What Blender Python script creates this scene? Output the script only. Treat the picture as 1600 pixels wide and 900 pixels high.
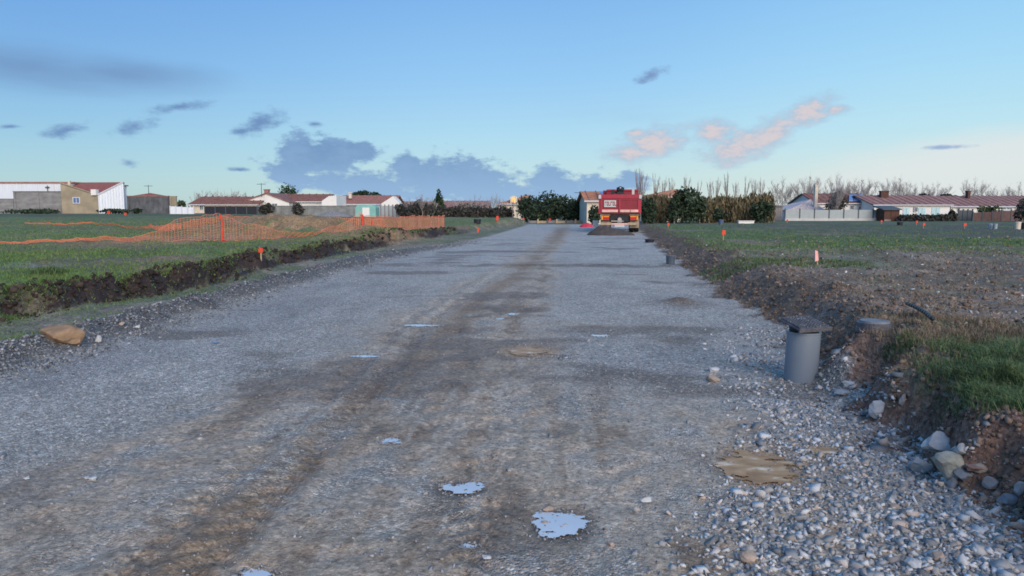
import bpy, math, random
import numpy as np
from math import radians, sin, cos, pi, tan, atan, atan2, sqrt
for o in list(bpy.data.objects): bpy.data.objects.remove(o)
scene = bpy.context.scene
COL = scene.collection
random.seed(7)
RNG = np.random.default_rng(11)

# ------------------------------------------------------------------ camera
CAMH = 1.55; F = 1155.0; PITCH = atan(125/F)
cam = bpy.data.cameras.new('camera'); cam.sensor_width = 36; cam.lens = 36*F/1600
cam.clip_start = 0.05; cam.clip_end = 6000
camo = bpy.data.objects.new('camera', cam); COL.objects.link(camo)
camo.location = (0, 0, CAMH); camo.rotation_euler = (pi/2-PITCH, 0, 0)
scene.camera = camo

# ------------------------------------------------------------------ sky, sun, exposure
SUN_EL = radians(24); SUN_AZ = radians(160)      # azimuth clockwise from +Y (to the right, a little behind)
w = bpy.data.worlds.new('World'); scene.world = w; w.use_nodes = True
nt = w.node_tree; N = nt.nodes; L = nt.links; N.clear()
def nd(t, **k):
    n = N.new(t)
    for a, b in k.items(): setattr(n, a, b)
    return n
def setin(n, i, v):
    if hasattr(v, 'is_linked') or isinstance(v, bpy.types.NodeSocket): L.new(v, n.inputs[i])
    else: n.inputs[i].default_value = v
def mth(op, a, b=0.0, c=0.0, clamp=False):
    n = nd('ShaderNodeMath', operation=op, use_clamp=clamp)
    setin(n, 0, a); setin(n, 1, b)
    if op in ('MULTIPLY_ADD',): setin(n, 2, c)
    return n.outputs[0]
def mixc(f, a, b, mode='MIX'):
    n = nd('ShaderNodeMix', data_type='RGBA', blend_type=mode)
    setin(n, 0, f); setin(n, 6, a); setin(n, 7, b); return n.outputs[2]
def sstep(x, lo, hi):
    n = nd('ShaderNodeMapRange', interpolation_type='SMOOTHSTEP')
    setin(n, 0, x); n.inputs[1].default_value = lo; n.inputs[2].default_value = hi
    return n.outputs[0]
def C3(r, g, b):
    f = lambda c: (c/255/12.92 if c/255 <= .04045 else ((c/255+.055)/1.055)**2.4)
    return (f(r), f(g), f(b), 1)
tc = nd('ShaderNodeTexCoord'); sep = nd('ShaderNodeSeparateXYZ'); L.new(tc.outputs['Generated'], sep.inputs[0])
az = mth('ARCTAN2', sep.outputs[0], sep.outputs[1]); el = mth('ARCSINE', sep.outputs[2])
sky = nd('ShaderNodeTexSky'); sky.sky_type = 'NISHITA'; sky.sun_disc = False
sky.sun_elevation = SUN_EL; sky.sun_rotation = SUN_AZ; sky.altitude = 0; sky.air_density = 1.0; sky.dust_density = 0.6; sky.ozone_density = 2.0
# blue-hour gradient of the upper air, brighter towards the sun's side
elr = nd('ShaderNodeValToRGB'); er = elr.color_ramp
ev = mth('MULTIPLY', el, 1/1.5708)
L.new(ev, elr.inputs[0])
def ramp(cr, stops):
    while len(cr.elements) > 1: cr.elements.remove(cr.elements[-1])
    cr.elements[0].position = stops[0][0]; cr.elements[0].color = stops[0][1]
    for p, c in stops[1:]:
        e = cr.elements.new(p); e.color = c
ramp(er, [(0, C3(188,214,216)), (.03, C3(176,212,224)), (.06, C3(163,208,232)), (.105, C3(143,196,238)), (.18, C3(118,176,234)), (.4, C3(112,172,236)), (1, C3(104,162,228))])
azf = sstep(az, -0.62, 0.55)
elr2 = nd('ShaderNodeValToRGB'); L.new(ev, elr2.inputs[0])
ramp(elr2.color_ramp, [(0, C3(166,200,204)), (.03, C3(150,194,212)), (.06, C3(132,184,218)), (.105, C3(112,168,220)), (.18, C3(92,152,222)), (.4, C3(92,152,222)), (1, C3(104,162,228))])
elr3 = nd('ShaderNodeValToRGB'); L.new(ev, elr3.inputs[0])
ramp(elr3.color_ramp, [(0, C3(214,220,220)), (.03, C3(208,226,226)), (.06, C3(186,225,238)), (.105, C3(166,218,246)), (.18, C3(138,200,248)), (.4, C3(126,188,246)), (1, C3(104,162,228))])
f1 = sstep(az, -0.62, 0.05); f2 = sstep(az, 0.0, 0.6)
# the far side of the sky comes back to the same values smoothly
f2 = mth('MULTIPLY', f2, mth('SUBTRACT', 1.0, sstep(az, 2.2, 3.1)))
grad = mixc(f2, mixc(f1, elr2.outputs[0], elr.outputs[0]), elr3.outputs[0])
NISH = sky.outputs[0]
base = mixc(0.78, NISH, mixc(1.0, grad, (10, 10, 10, 1), 'MULTIPLY'))
def T3(r, g, b): q = C3(r, g, b); return (q[0]*10, q[1]*10, q[2]*10, 1)
# clouds: clumps given by direction (azimuth, elevation), edges broken by noise
cmb = nd('ShaderNodeCombineXYZ'); L.new(az, cmb.inputs[0]); L.new(el, cmb.inputs[1])
def noise(scale, detail=6, rough=.6, sy=1.0, off=0):
    m = nd('ShaderNodeMapping'); L.new(cmb.outputs[0], m.inputs[0]); m.inputs[3].default_value = (scale, scale*sy, 1); m.inputs[1].default_value = (off, off*.7, 0)
    n = nd('ShaderNodeTexNoise'); L.new(m.outputs[0], n.inputs[0]); n.inputs['Scale'].default_value = 1; n.inputs['Detail'].default_value = detail; n.inputs['Roughness'].default_value = rough
    return n.outputs[0]
def blob(px, py, rx, ry, rot=0):
    a = atan((px-800)/F); e = atan((325-py)/F*cos(a)); k = cos(a)**1.5
    m = nd('ShaderNodeMapping', vector_type='TEXTURE'); L.new(cmb.outputs[0], m.inputs[0])
    m.inputs[1].default_value = (a, e, 0); m.inputs[2].default_value = (0, 0, radians(rot)); m.inputs[3].default_value = (rx/F*k, ry/F*k, 1)
    v = nd('ShaderNodeVectorMath', operation='LENGTH'); L.new(m.outputs[0], v.inputs[0])
    return mth('SUBTRACT', 1.0, v.outputs['Value'])
def union(bl):
    s = None
    for b in bl:
        s = b if s is None else mth('MAXIMUM', s, b)
    return s
nz = noise(30, 7, .62, 2.0); nz2 = noise(80, 5, .65, 2.0, 5); nzs = noise(7, 5, .55, 5, 3)
nzc = mth('SUBTRACT', nz, .5); nz2c = mth('SUBTRACT', nz2, .5)
# A dark cumulus on the horizon
A = union([blob(*b) for b in [(505,246,95,44),(455,272,48,36),(560,238,50,24),(690,286,128,56),(745,292,95,44),(585,292,85,34),(640,262,34,28),(860,294,66,42),(930,298,90,32),(800,305,90,24),(525,285,80,20),(980,285,40,20)]])
A = mth('ADD', A, mth('ADD', mth('MULTIPLY', nzc, 2.0), mth('MULTIPLY', nz2c, .5)))
Am = mth('MULTIPLY', sstep(A, .04, .50), .93)
Ac = mixc(sstep(el, 0.0, .085), T3(142,176,212), T3(108,142,184))
Ac = mixc(mth('MULTIPLY', sstep(nz, .35, .7), .45), Ac, T3(138,170,208))
# B small grey wisps
B = union([blob(*b) for b in [(112,207,48,14,14),(215,203,50,17,12),(290,171,60,12,9),(412,196,55,22,24),(385,208,32,9,10),(208,256,20,9,0),(30,201,26,6,3),(1012,124,40,12,18),(378,266,26,6,0),(1470,232,44,5,0),(497,197,18,7,0)]])
B = mth('ADD', B, mth('ADD', mth('MULTIPLY', nzc, 1.9), mth('MULTIPLY', nz2c, .7)))
Bm = mth('MULTIPLY', sstep(B, .05, 1.0), .95)
Bc = mixc(f2, T3(106,138,182), T3(150,172,206))
# C clouds lit pink from the right
Cb = union([blob(*b) for b in [(1018,228,74,32,16),(985,240,50,20,5),(1112,209,46,26,14),(1150,232,76,32,14),(1195,215,62,32,30),(1250,180,64,26,24),(1262,168,22,18,0),(1295,175,26,12,0),(992,210,22,8,0)]])
Cb = mth('ADD', Cb, mth('ADD', mth('MULTIPLY', nzc, 1.5), mth('MULTIPLY', nz2c, .6)))
Cm = mth('MULTIPLY', sstep(Cb, -.1, .8), .97)
Cc = mixc(sstep(mth('ADD', Cb, mth('MULTIPLY', nz2c, 1.2)), .2, .95), T3(160,182,206), T3(206,198,202))
# D soft grey streak upper left
D = mth('ADD', union([blob(60,112,250,44,0), blob(200,120,170,34,-2)]), mth('MULTIPLY', mth('SUBTRACT', nzs, .5), .8))
Dm = mth('MULTIPLY', sstep(D, -.3, 1.25), .72)
# E pale bank low on the right
E = mth('ADD', union([blob(1520,262,420,70,8), blob(1700,225,420,60,8)]), mth('MULTIPLY', mth('SUBTRACT', nzs, .5), .6))
Em = mth('MULTIPLY', sstep(E, -.1, .7), .8)
# G thin veil elsewhere in the sky (outside the frame too)
G_ = mth('MULTIPLY', sstep(noise(2.2, 6, .6, 4, 9), .55, .9), .25)
c = mixc(G_, base, T3(150,180,210)); c = mixc(Em, c, T3(216,221,222)); c = mixc(Dm, c, T3(106,134,176))
c = mixc(Bm, c, Bc); c = mixc(Am, c, Ac); c = mixc(Cm, c, Cc)
# below the horizon: dull ground bounce
c = mixc(sstep(el, -.02, -.005), (.6,.6,.6,1), c)
SKYS = 0.10; EXPO = 0.13
c = mixc(1.0, c, (1.0, 1.0, 1.0, 1), 'MULTIPLY')
bg = nd('ShaderNodeBackground'); L.new(c, bg.inputs[0]); bg.inputs[1].default_value = SKYS
out = nd('ShaderNodeOutputWorld'); L.new(bg.outputs[0], out.inputs[0])
scene.view_settings.view_transform = 'Standard'; scene.view_settings.look = 'None'
scene.view_settings.exposure = EXPO; scene.view_settings.gamma = 1
sl = bpy.data.lights.new('sun', 'SUN'); sl.energy = 3.2; sl.angle = radians(50); sl.color = (1, .84, .70)
so = bpy.data.objects.new('sun', sl); COL.objects.link(so)
so.rotation_euler = (pi/2-SUN_EL, 0, -SUN_AZ+pi)
so.location = (30, -10, 20)
scene.cycles.filter_width = 1.7
scene.render.film_transparent = False

# ------------------------------------------------------------------ pixel -> place
def ray(px, py):
    a = (px-800)/F; b = (450-py)/F
    return np.array([a, cos(PITCH)+b*sin(PITCH), -sin(PITCH)+b*cos(PITCH)])
def W(px, py, d):
    r = ray(px, py); return r*(d/r[1]) + np.array([0, 0, CAMH])
def WX(px, d): return W(px, 325, d)[0]
def WZ(py, d): return W(800, py, d)[2]

# ------------------------------------------------------------------ noise and terrain
def vn(x, y, s=0):
    x = np.asarray(x, float); y = np.asarray(y, float)
    ix = np.floor(x).astype(np.int64); iy = np.floor(y).astype(np.int64)
    fx = x-ix; fy = y-iy; fx = fx*fx*(3-2*fx); fy = fy*fy*(3-2*fy)
    def h(i, j):
        n = (i*374761393 + j*668265263 + s*974634777) & 0xffffffff
        n = ((n ^ (n >> 13))*1274126177) & 0xffffffff
        return ((n ^ (n >> 16)) & 0xffffff)/float(0xffffff)
    return (h(ix,iy)*(1-fx)+h(ix+1,iy)*fx)*(1-fy)+(h(ix,iy+1)*(1-fx)+h(ix+1,iy+1)*fx)*fy
def fbm(x, y, o=4, s=0):
    t = 0; a = 1; n = 0
    for k in range(o):
        t = t+a*vn(x*2**k, y*2**k, s+k*17); n += a; a *= .55
    return t/n
def ss(x, a, b):
    t = np.clip((x-a)/(b-a), 0, 1); return t*t*(3-2*t)
def tab(y, pts): return np.interp(y, [p[0] for p in pts], [p[1] for p in pts])
RL = [(0,-5.15),(7.3,-5.06),(10.85,-4.98),(17.9,-4.55),(23.9,-3.75),(29.8,-2.6),(40,-1.0),(59.7,1.0),(72,2)]
FL = [(0,-6.9),(10.2,-7.05),(12.8,-6.65),(17.9,-6.2),(23.9,-5.8),(35.8,-4.3),(45,-3.15),(60,-.3),(72,1.2)]
RR = [(0,2.2),(3.5,2.38),(4.5,2.55),(5.7,2.82),(7,3.0),(9.2,3.5),(13.3,3.85),(17,4.2),(29.8,5.9),(39.8,7.2),(55,9.4),(72,11.5)]
MUD = [(0,-1.0),(3.1,-.95),(6.5,-.7),(10.2,-.75),(15.6,-.1),(25,.9),(35,1.9),(51,3.5),(72,5.0)]
PUD = []   # world puddles: (x, y, rx, ry, kind) filled below
def puddle_px(px, py, wp, kind, asp=1.0):
    r = ray(px, py); t = CAMH/-r[2]; x = r[0]*t; y = r[1]*t
    PUD.append((x, y, wp/2/F*y, wp/2/F*y*asp, kind))
puddle_px(878,818,96,'sky',1.15); puddle_px(722,762,80,'sky',.75); puddle_px(612,688,36,'sky',.8); puddle_px(940,524,34,'sky',.8)
puddle_px(570,556,52,'sky',.35); puddle_px(800,490,30,'sky',.8); puddle_px(780,497,22,'sky',.8); puddle_px(400,896,64,'sky',.6)
puddle_px(730,852,28,'sky',.6); puddle_px(880,557,34,'sky',.7); puddle_px(655,508,70,'sky',.35); puddle_px(1440,803,28,'sky',.6)
puddle_px(1183,728,146,'ochre',1.05); puddle_px(1292,703,52,'ochre',.9); puddle_px(825,549,84,'ochre',.9)
def mudw(x, y):
    xc = tab(y, MUD); hw = tab(y, [(0,2.4),(4,2.3),(6,1.9),(8,1.25),(12,1.1),(20,.8),(40,.6),(72,.6)])
    n = fbm(x*.9, y*.45, 4, 3)
    m = 1-ss(np.abs(x-xc)/hw+(n-.5)*1.3, .65, 1.15)
    # spread mud in the near right-of-centre ground and the crossing at 9-11 m
    m2 = (1-ss(np.abs(x-.3)/1.5+(fbm(x*1.3, y, 4, 9)-.5)*1.6, .5, 1.1))*(1-ss(y, 5.3, 6.6))
    m3 = .8*np.exp(-((y-9.2-.1*x)/.9)**2)*(1-ss(np.abs(x-.2), 1.6, 3.2))*ss(fbm(x*1.2, y*2.5, 4, 21), .38, .62)
    return np.clip(np.maximum(np.maximum(m, m2), m3), 0, 1)
def HEIGHT(x, y, fine=True):
    x = np.asarray(x, float); y = np.asarray(y, float)
    n1 = fbm(x*.35, y*.35, 4, 1)-.5; n2 = fbm(x*1.7, y*1.7, 4, 2)-.5; n3 = fbm(x*7, y*7, 4, 5)-.5
    zl = tab(y, [(0,.33),(12,.29),(25,.29),(38,.29),(45,.28),(52,.38),(70,.65),(95,.85)])
    zr = tab(y, [(0,.45),(6,.42),(12,.38),(20,.32),(40,.2),(70,.08),(95,0)])
    # far end: one gentle sheet
    zend = .85*(1-ss(x, -38, 2))
    # left side
    fl = tab(y, FL)+n2*1.3+n3*.3+(fbm(x*0+3, y*.22, 3, 12)-.5)*1.6+.15; wl = .5+.010*y
    sL = ss(fl-x, 0, wl*(.7+.9*vn(y*.6, y*0+4, 6)))
    hl = zl*sL
    hl = hl+ss(fl-x, 0, .3)*(n2*.10+n3*.06)+ss(fl-x, .6, 4)*n1*.16
    # lip and cut face broken up
    face = np.exp(-((fl-x-wl*.6)/(wl*.8))**2)*(1-ss(y, 38, 50))
    hl = hl+face*(n3*.20+n2*.30)
    # right side
    fr = tab(y, RR)+n2*1.0+n3*.3; wr = tab(y, [(0,.35),(5,.38),(7,.5),(9,.9),(15,1.2),(40,1.5)])
    sR = ss(x-fr, 0, wr)
    hr = zr*sR+ss(x-fr, 0, .4)*(n2*.13+n3*.08)+ss(x-fr, .4, 5)*n1*.18
    faceR = np.exp(-((x-fr-wr*.5)/(wr*.6))**2)*(1-ss(y, 38, 50))
    hr = hr+faceR*(n3*.26+n2*.16)
    # road
    rd = n1*.035+n3*.010
    mw = mudw(x, y)
    rd = rd+mw*(n3*.034+n2*.02)
    xc = tab(y, MUD)
    near = 1-ss(y, 14, 24)
    for off, wd, dp in ((-.42,.10,.016),(-.75,.08,.010),(.7,.16,.006)):
        dd = x-xc-off-.06*np.sin(y*.7)
        rut = np.exp(-(dd/wd)**2)
        rd = rd-near*rut*dp+near*np.exp(-((np.abs(dd)-wd*1.7)/(wd*.5))**2)*dp*.55
        rd = rd+near*rut*.012*np.sign(np.sin((y+np.abs(dd)*.8)*2*pi/.16))*ss(fbm(x*1.2,y*.8,3,8),.4,.55)
    rl = tab(y, RL)
    dr = x-rl+n2*.5
    wind = np.exp(-((dr+.05)/.34)**2)*(.13*(1-ss(y, 20, 34))+.03)*(1+n3*1.2)
    strip = ss(-dr, .1, .8)*(n2*.10+n3*.04+.02)
    rd = rd+wind+strip
    # step across the road where the newer layer starts
    rd = rd+.035*ss(y+n2*1.2, 19.6, 19.9)*(1-ss(y, 24, 34))
    h = rd+hl+hr
    # mound behind the netting
    h = h+.78*np.exp(-((x+9.2)/3.6)**2-((y-33)/3.0)**2)*(1+n2*.5)+.35*np.exp(-((x+12.5)/3.0)**2-((y-33)/3)**2)
    h = h+.25*np.exp(-((x-4.0-.25*y)/1.2)**2-((y-11)/2.5)**2)*0
    # spoil at the foot of the grey pipe
    h = h+.27*np.exp(-((x-2.93)/.32)**2-((y-6.35)/.42)**2)*ss(x,2.62,2.85)+.10*np.exp(-((x-2.75)/.25)**2-((y-12.1)/.22)**2)
    t = ss(y, 66, 92)
    h = h*(1-t)+zend*t+t*n1*.05
    for (a, b, rx, ry, k) in PUD:
        q = np.sqrt(((x-a)/rx)**2+((y-b)/ry)**2)
        h = np.where(q < 2.6, h*ss(q, 1.2, 2.6)-(.012)*(1-ss(q, .7, 1.7)), h)
    return h
def hit(px, py, ymax=140):
    r = ray(px, py); ys = np.concatenate([np.arange(1.5, 20, .02), np.arange(20, ymax, .1)])
    t = ys/r[1]; X = r[0]*t; Z = CAMH+r[2]*t
    d = Z-HEIGHT(X, ys); k = np.where(d < 0)[0]
    k = k[0] if len(k) else len(ys)-1
    return float(X[k]), float(ys[k]), float(HEIGHT(X[k], ys[k]))
def gz(x, y): return float(HEIGHT(x, y))

# ------------------------------------------------------------------ materials
MATS = {}
def mat(name, col, rough=.8, var=.15, scale=8, bump=.2, island=0, metal=0, spec=.3, col2=None, coord='Object', voro=0, transl=0, emit=None, stretch=(1,1,1), bscale=None):
    if name in MATS: return MATS[name]
    m = bpy.data.materials.new(name); m.use_nodes = True; t = m.node_tree; p = t.nodes['Principled BSDF']
    n_ = lambda k: t.nodes.new(k); lk = t.links.new
    p.inputs['Roughness'].default_value = rough; p.inputs['Metallic'].default_value = metal; p.inputs['Specular IOR Level'].default_value = spec
    tcn = n_('ShaderNodeTexCoord'); mp = n_('ShaderNodeMapping'); lk(tcn.outputs[coord], mp.inputs[0]); mp.inputs[3].default_value = stretch
    nz = n_('ShaderNodeTexNoise'); lk(mp.outputs[0], nz.inputs[0]); nz.inputs['Scale'].default_value = scale; nz.inputs['Detail'].default_value = 5
    c1 = tuple(max(0, c*(1-var)) for c in col[:3])+(1,); c2 = tuple(c*(1+var) for c in (col2 or col)[:3])+(1,)
    r = n_('ShaderNodeValToRGB'); r.color_ramp.elements[0].position = .3; r.color_ramp.elements[1].position = .7
    r.color_ramp.elements[0].color = c1; r.color_ramp.elements[1].color = c2
    fac = nz.outputs[0]
    if island:
        g = n_('ShaderNodeNewGeometry'); oi = n_('ShaderNodeObjectInfo')
        a = n_('ShaderNodeMath'); a.operation = 'ADD'; lk(g.outputs['Random Per Island'], a.inputs[0]); lk(oi.outputs['Random'], a.inputs[1])
        fr = n_('ShaderNodeMath'); fr.operation = 'FRACT'; lk(a.outputs[0], fr.inputs[0])
        mx = n_('ShaderNodeMix'); mx.inputs[0].default_value = island; lk(nz.outputs[0], mx.inputs[2]); lk(fr.outputs[0], mx.inputs[3]); fac = mx.outputs[0]
        r.color_ramp.elements[0].position = .12; r.color_ramp.elements[1].position = .88
    lk(fac, r.inputs[0]); lk(r.outputs[0], p.inputs['Base Color'])
    if bump:
        b = n_('ShaderNodeBump'); b.inputs['Strength'].default_value = bump; b.inputs['Distance'].default_value = .02
        nb = n_('ShaderNodeTexNoise'); lk(mp.outputs[0], nb.inputs[0]); nb.inputs['Scale'].default_value = bscale or scale*4; nb.inputs['Detail'].default_value = 4
        lk(nb.outputs[0], b.inputs['Height']); lk(b.outputs[0], p.inputs['Normal'])
    if emit:
        p.inputs['Emission Color'].default_value = emit[0]+(1,); p.inputs['Emission Strength'].default_value = emit[1]
    MATS[name] = m; return m
def stops(m, st):
    r = [n for n in m.node_tree.nodes if n.type == 'VALTORGB'][0].color_ramp
    while len(r.elements) > 1: r.elements.remove(r.elements[-1])
    r.elements[0].position = st[0][0]; r.elements[0].color = tuple(st[0][1])+(1,)
    for p, c in st[1:]:
        e = r.elements.new(p); e.color = tuple(c)+(1,)
    return m

# ------------------------------------------------------------------ building helpers
def tag(o, label=None, cat=None, group=None, kind=None):
    if label: o['label'] = label
    if cat: o['category'] = cat
    if group: o['group'] = group
    if kind: o['kind'] = kind
    return o
def thing(name, label, cat, loc, rz=0, group=None):
    o = bpy.data.objects.new(name, None); COL.objects.link(o); o.empty_display_size = .2
    o.location = loc; o.rotation_euler = (0, 0, rz)
    return tag(o, label, cat, group)
class MB:
    def __init__(s): s.v = []; s.f = []
    def add(s, vs, fs):
        n = len(s.v); s.v += [tuple(map(float, v)) for v in vs]; s.f += [tuple(i+n for i in f) for f in fs]; return s
    def box(s, x0, x1, y0, y1, z0, z1):
        return s.add([(x0,y0,z0),(x1,y0,z0),(x1,y1,z0),(x0,y1,z0),(x0,y0,z1),(x1,y0,z1),(x1,y1,z1),(x0,y1,z1)],
              [(0,3,2,1),(4,5,6,7),(0,1,5,4),(1,2,6,5),(2,3,7,6),(3,0,4,7)])
    def tube(s, p0, p1, r0, r1=None, n=6, cap=True):
        r1 = r0 if r1 is None else r1
        p0 = np.array(p0, float); p1 = np.array(p1, float); d = p1-p0; l = np.linalg.norm(d)
        if l < 1e-6: return s
        d /= l; a = np.cross(d, (0,0,1) if abs(d[2]) < .9 else (1,0,0)); a /= np.linalg.norm(a); b = np.cross(d, a)
        vs = [p0+(a*cos(2*pi*i/n)+b*sin(2*pi*i/n))*r0 for i in range(n)]+[p1+(a*cos(2*pi*i/n)+b*sin(2*pi*i/n))*r1 for i in range(n)]
        fs = [(i, (i+1) % n, n+(i+1) % n, n+i) for i in range(n)]
        if cap: fs += [tuple(range(n-1, -1, -1)), tuple(range(n, 2*n))]
        return s.add(vs, fs)
    def path(s, pts, r, n=6):
        for a, b in zip(pts[:-1], pts[1:]): s.tube(a, b, r, r, n)
        return s
    def prism(s, poly, y0, y1):   # poly in x,z swept along y
        n = len(poly); vs = [(x, y0, z) for x, z in poly]+[(x, y1, z) for x, z in poly]
        return s.add(vs, [tuple(range(n)), tuple(range(2*n-1, n-1, -1))]+[(i, n+i, n+(i+1) % n, (i+1) % n) for i in range(n)])
    def slab(s, a, b, c, d, th):  # quad a,b,c,d thickened downwards
        P = [np.array(q, float) for q in (a, b, c, d)]; q = [p-np.array((0, 0, th)) for p in P]
        return s.add(P+q, [(0,1,2,3),(7,6,5,4),(0,4,5,1),(1,5,6,2),(2,6,7,3),(3,7,4,0)])
    def build(s, name, m, parent=None, local=False, smooth=False, loc=None):
        me = bpy.data.meshes.new(name)
        off = (0, 0, 0)
        if parent is not None and not local:
            q = parent; ox = np.zeros(3)
            while q is not None: ox += np.array(q.location); q = q.parent
            off = ox
        if loc is not None and not local: off = np.array(loc)
        vs = [(a-off[0], b-off[1], c-off[2]) for a, b, c in s.v]
        me.from_pydata(vs, [], s.f)
        if m: me.materials.append(m)
        if smooth: me.polygons.foreach_set('use_smooth', [True]*len(me.polygons))
        me.validate(); me.update()
        o = bpy.data.objects.new(name, me); COL.objects.link(o)
        if parent is not None: o.parent = parent
        if loc is not None: o.location = loc
        return o
def npmesh(name, V, Fc, m, smooth=False):   # V (n,3), Fc (k, 3 or 4)
    me = bpy.data.meshes.new(name); k = Fc.shape[1]
    me.vertices.add(len(V)); me.vertices.foreach_set('co', V.astype(np.float32).ravel())
    me.loops.add(Fc.size); me.loops.foreach_set('vertex_index', Fc.astype(np.int32).ravel())
    me.polygons.add(len(Fc)); me.polygons.foreach_set('loop_start', np.arange(0, Fc.size, k, dtype=np.int32))
    me.polygons.foreach_set('loop_total', np.full(len(Fc), k, np.int32))
    if smooth: me.polygons.foreach_set('use_smooth', np.ones(len(Fc), bool))
    me.materials.append(m); me.update(calc_edges=True)
    return me
def link(name, me, parent=None, loc=(0,0,0)):
    o = bpy.data.objects.new(name, me); COL.objects.link(o); o.location = loc
    if parent is not None: o.parent = parent
    return o
def copy_tree(o, parent=None):
    c = o.copy(); COL.objects.link(c); c.parent = parent
    for ch in list(o.children): copy_tree(ch, c)
    return c

# ------------------------------------------------------------------ the ground, the road, the banks: one sheet cut into its pieces
k1 = int(math.log(142/2.8)/.0068); yr = 2.8*np.exp(.0068*np.arange(k1))-2.5
yr = np.concatenate([yr, yr[-1]+np.cumsum(np.geomspace(3, 260, 22))])
NT = 641; q = np.linspace(-1, 1, NT); tr = (q*.62+.38*q**3)*1.5+.06
T, Y = np.meshgrid(tr, yr); X = T*(Y+2.5)
Z = HEIGHT(X, Y)
def smear(x, y): return fbm(x*.8, y*.5, 5, 31)
def SURF(X, Y, Z):
    rl = tab(Y, RL); fl = tab(Y, FL); fr = tab(Y, RR)
    n1 = fbm(X*.35, Y*.35, 4, 1)-.5; n2 = fbm(X*1.7, Y*1.7, 4, 2)-.5; n3 = fbm(X*7, Y*7, 4, 5)-.5
    nA = fbm(X*.6, Y*.35, 5, 41); nB = fbm(X*2.5, Y*1.6, 5, 43); nC = fbm(X*.22, Y*.5, 4, 47)
    L3 = lambda c: np.array(c)[None, None, :] if X.ndim == 2 else np.array(c)[None, :]
    w_ = lambda a: a[..., None]
    grav = L3((.385,.36,.325)); gravd = L3((.26,.255,.255)); mud = L3((.40,.31,.225)); mudd = L3((.205,.138,.085)); mudl = L3((.46,.40,.33))
    c = grav*(w_(.78+.5*nB))
    # darker fresh gravel along the left half and in a band near the pipe
    dk = np.clip((1-ss(X-rl, .4, 3.4))*(1-ss(Y, 18, 34))*.9+np.exp(-((Y-7.6)/.9)**2)*ss(X, .2, 1.1)*.9, 0, 1)*ss(nA, .25, .6)
    c = c*(1-w_(dk*.75))+gravd*w_(.8+.4*nB)*w_(dk*.75)
    far = ss(Y, 17, 24); c = c*(1-w_(far*.5))+L3((.43,.42,.41))*w_(far*.5)*w_(.8+.4*nB)
    m = mudw(X, Y); mm = m*ss(nB, .22, .5)
    mc = mud*w_(.75+.5*nA); mc = mc+(mudd-mc)*w_(ss(nB, .50, .72)*.85); mc = mc+(mudl-mc)*w_(ss(nC, .58, .75)*.4)
    c = c*(1-w_(mm*.92))+mc*w_(mm*.92)
    # long smears dragged along the road by the wheels
    sk = fbm((X-tab(Y, MUD))*5.5+.6*fbm(X, Y*.4, 3, 71), Y*.42, 4, 72); sk2 = fbm((X-tab(Y, MUD))*9, Y*.8, 3, 74)
    c = c+(mudd*1.05-c)*w_(ss(sk, .52, .68)*np.clip(m+.15, 0, 1)*.5*ss(nA, .35, .6)*(1-ss(Y, 45, 70))); c = c+(mudl-c)*w_(ss(sk2, .58, .72)*m*.45)
    xt = X-tab(Y, MUD)+.42+.06*np.sin(Y*.7)
    for o2_, s2_ in ((-.10, .055), (.10, .05), (-.38, .05)):
        tr2 = np.exp(-((xt-o2_)/s2_)**2)*(.5+.5*np.sign(np.sin(Y*2*pi/.17+o2_*9)))*(1-ss(Y, 9, 14))*ss(nA, .35, .55); c = c+(mudd*.8-c)*w_(tr2*.6)
    TS = [(0,-1.7),(3.5,-1.42),(4.3,-1.31),(5.7,-1.18),(7.6,-.93),(13.3,-.42),(22,.75),(39.8,2.4),(72,5)]
    ds = X-tab(Y, TS)+(nA-.5)*.35; sw = tab(Y, [(0,.22),(8,.26),(20,.3),(50,.4)])
    ban = np.exp(-(ds/sw)**2)*ss(nB, .25, .52)*(1-ss(Y, 48, 68)); c = c+(L3((.24,.16,.095))*w_(.7+.6*nC)-c)*w_(ban*.85)
    lig = np.exp(-((ds+sw*1.9)/(sw*1.1))**2)*ss(nC, .3, .6)*(1-ss(Y, 30, 50)); c = c+(L3((.42,.375,.32))-c)*w_(lig*.45)
    # rut bottoms hold darker wet mud
    xc = tab(Y, MUD)
    for off, wd in ((-.42,.10),(-.75,.08),(.7,.12)):
        dd = X-xc-off-.06*np.sin(Y*.7); ru = np.exp(-(dd/wd)**2)*(1-ss(Y, 6, 12))*ss(nB, .4, .65)
        c = c*(1-w_(ru*.30))+mudd*w_(ru*.30)
    c = c*(1-w_(.5*np.exp(-((Y+n2*1.5-19.7)/.25)**2)*ss(X, -2.5, -1)))
    br = np.exp(-((X-2.75)/.4)**2-((Y-12.1)/.5)**2); c = c+(L3((.13,.085,.055))-c)*w_(br*.8)
    # scattered brown stains
    st = ss(fbm(X*.5, Y*.9, 4, 77), .60, .72)*.6*(1-ss(Y, 30, 50)); c = c+(L3((.14,.105,.08))-c)*w_(st)
    road = c; gravw = 1-mm*.75; wet = .25+mm*.35+dk*.1
    # grass strip between road and left bank
    nS = fbm(X*1.1, Y*.8, 5, 51)
    strip = L3((.125,.135,.075))*w_(.6+.9*nB)+(L3((.22,.18,.14))-L3((.125,.135,.075)))*w_(ss(nS, .40, .62)*.9)
    a = ss(rl-X+n2*.5, .15, .45); c = road*(1-w_(a))+strip*w_(a); gravw = gravw*(1-a)
    a2 = 1-ss(np.abs(X-rl+n2*.5), .2, .55); a2 = a2*(1-ss(Y, 24, 40)); c = c+(L3((.085,.088,.095))*w_(.6+.8*nB)-c)*w_(a2*.85); gravw = np.maximum(gravw, a2)
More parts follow.
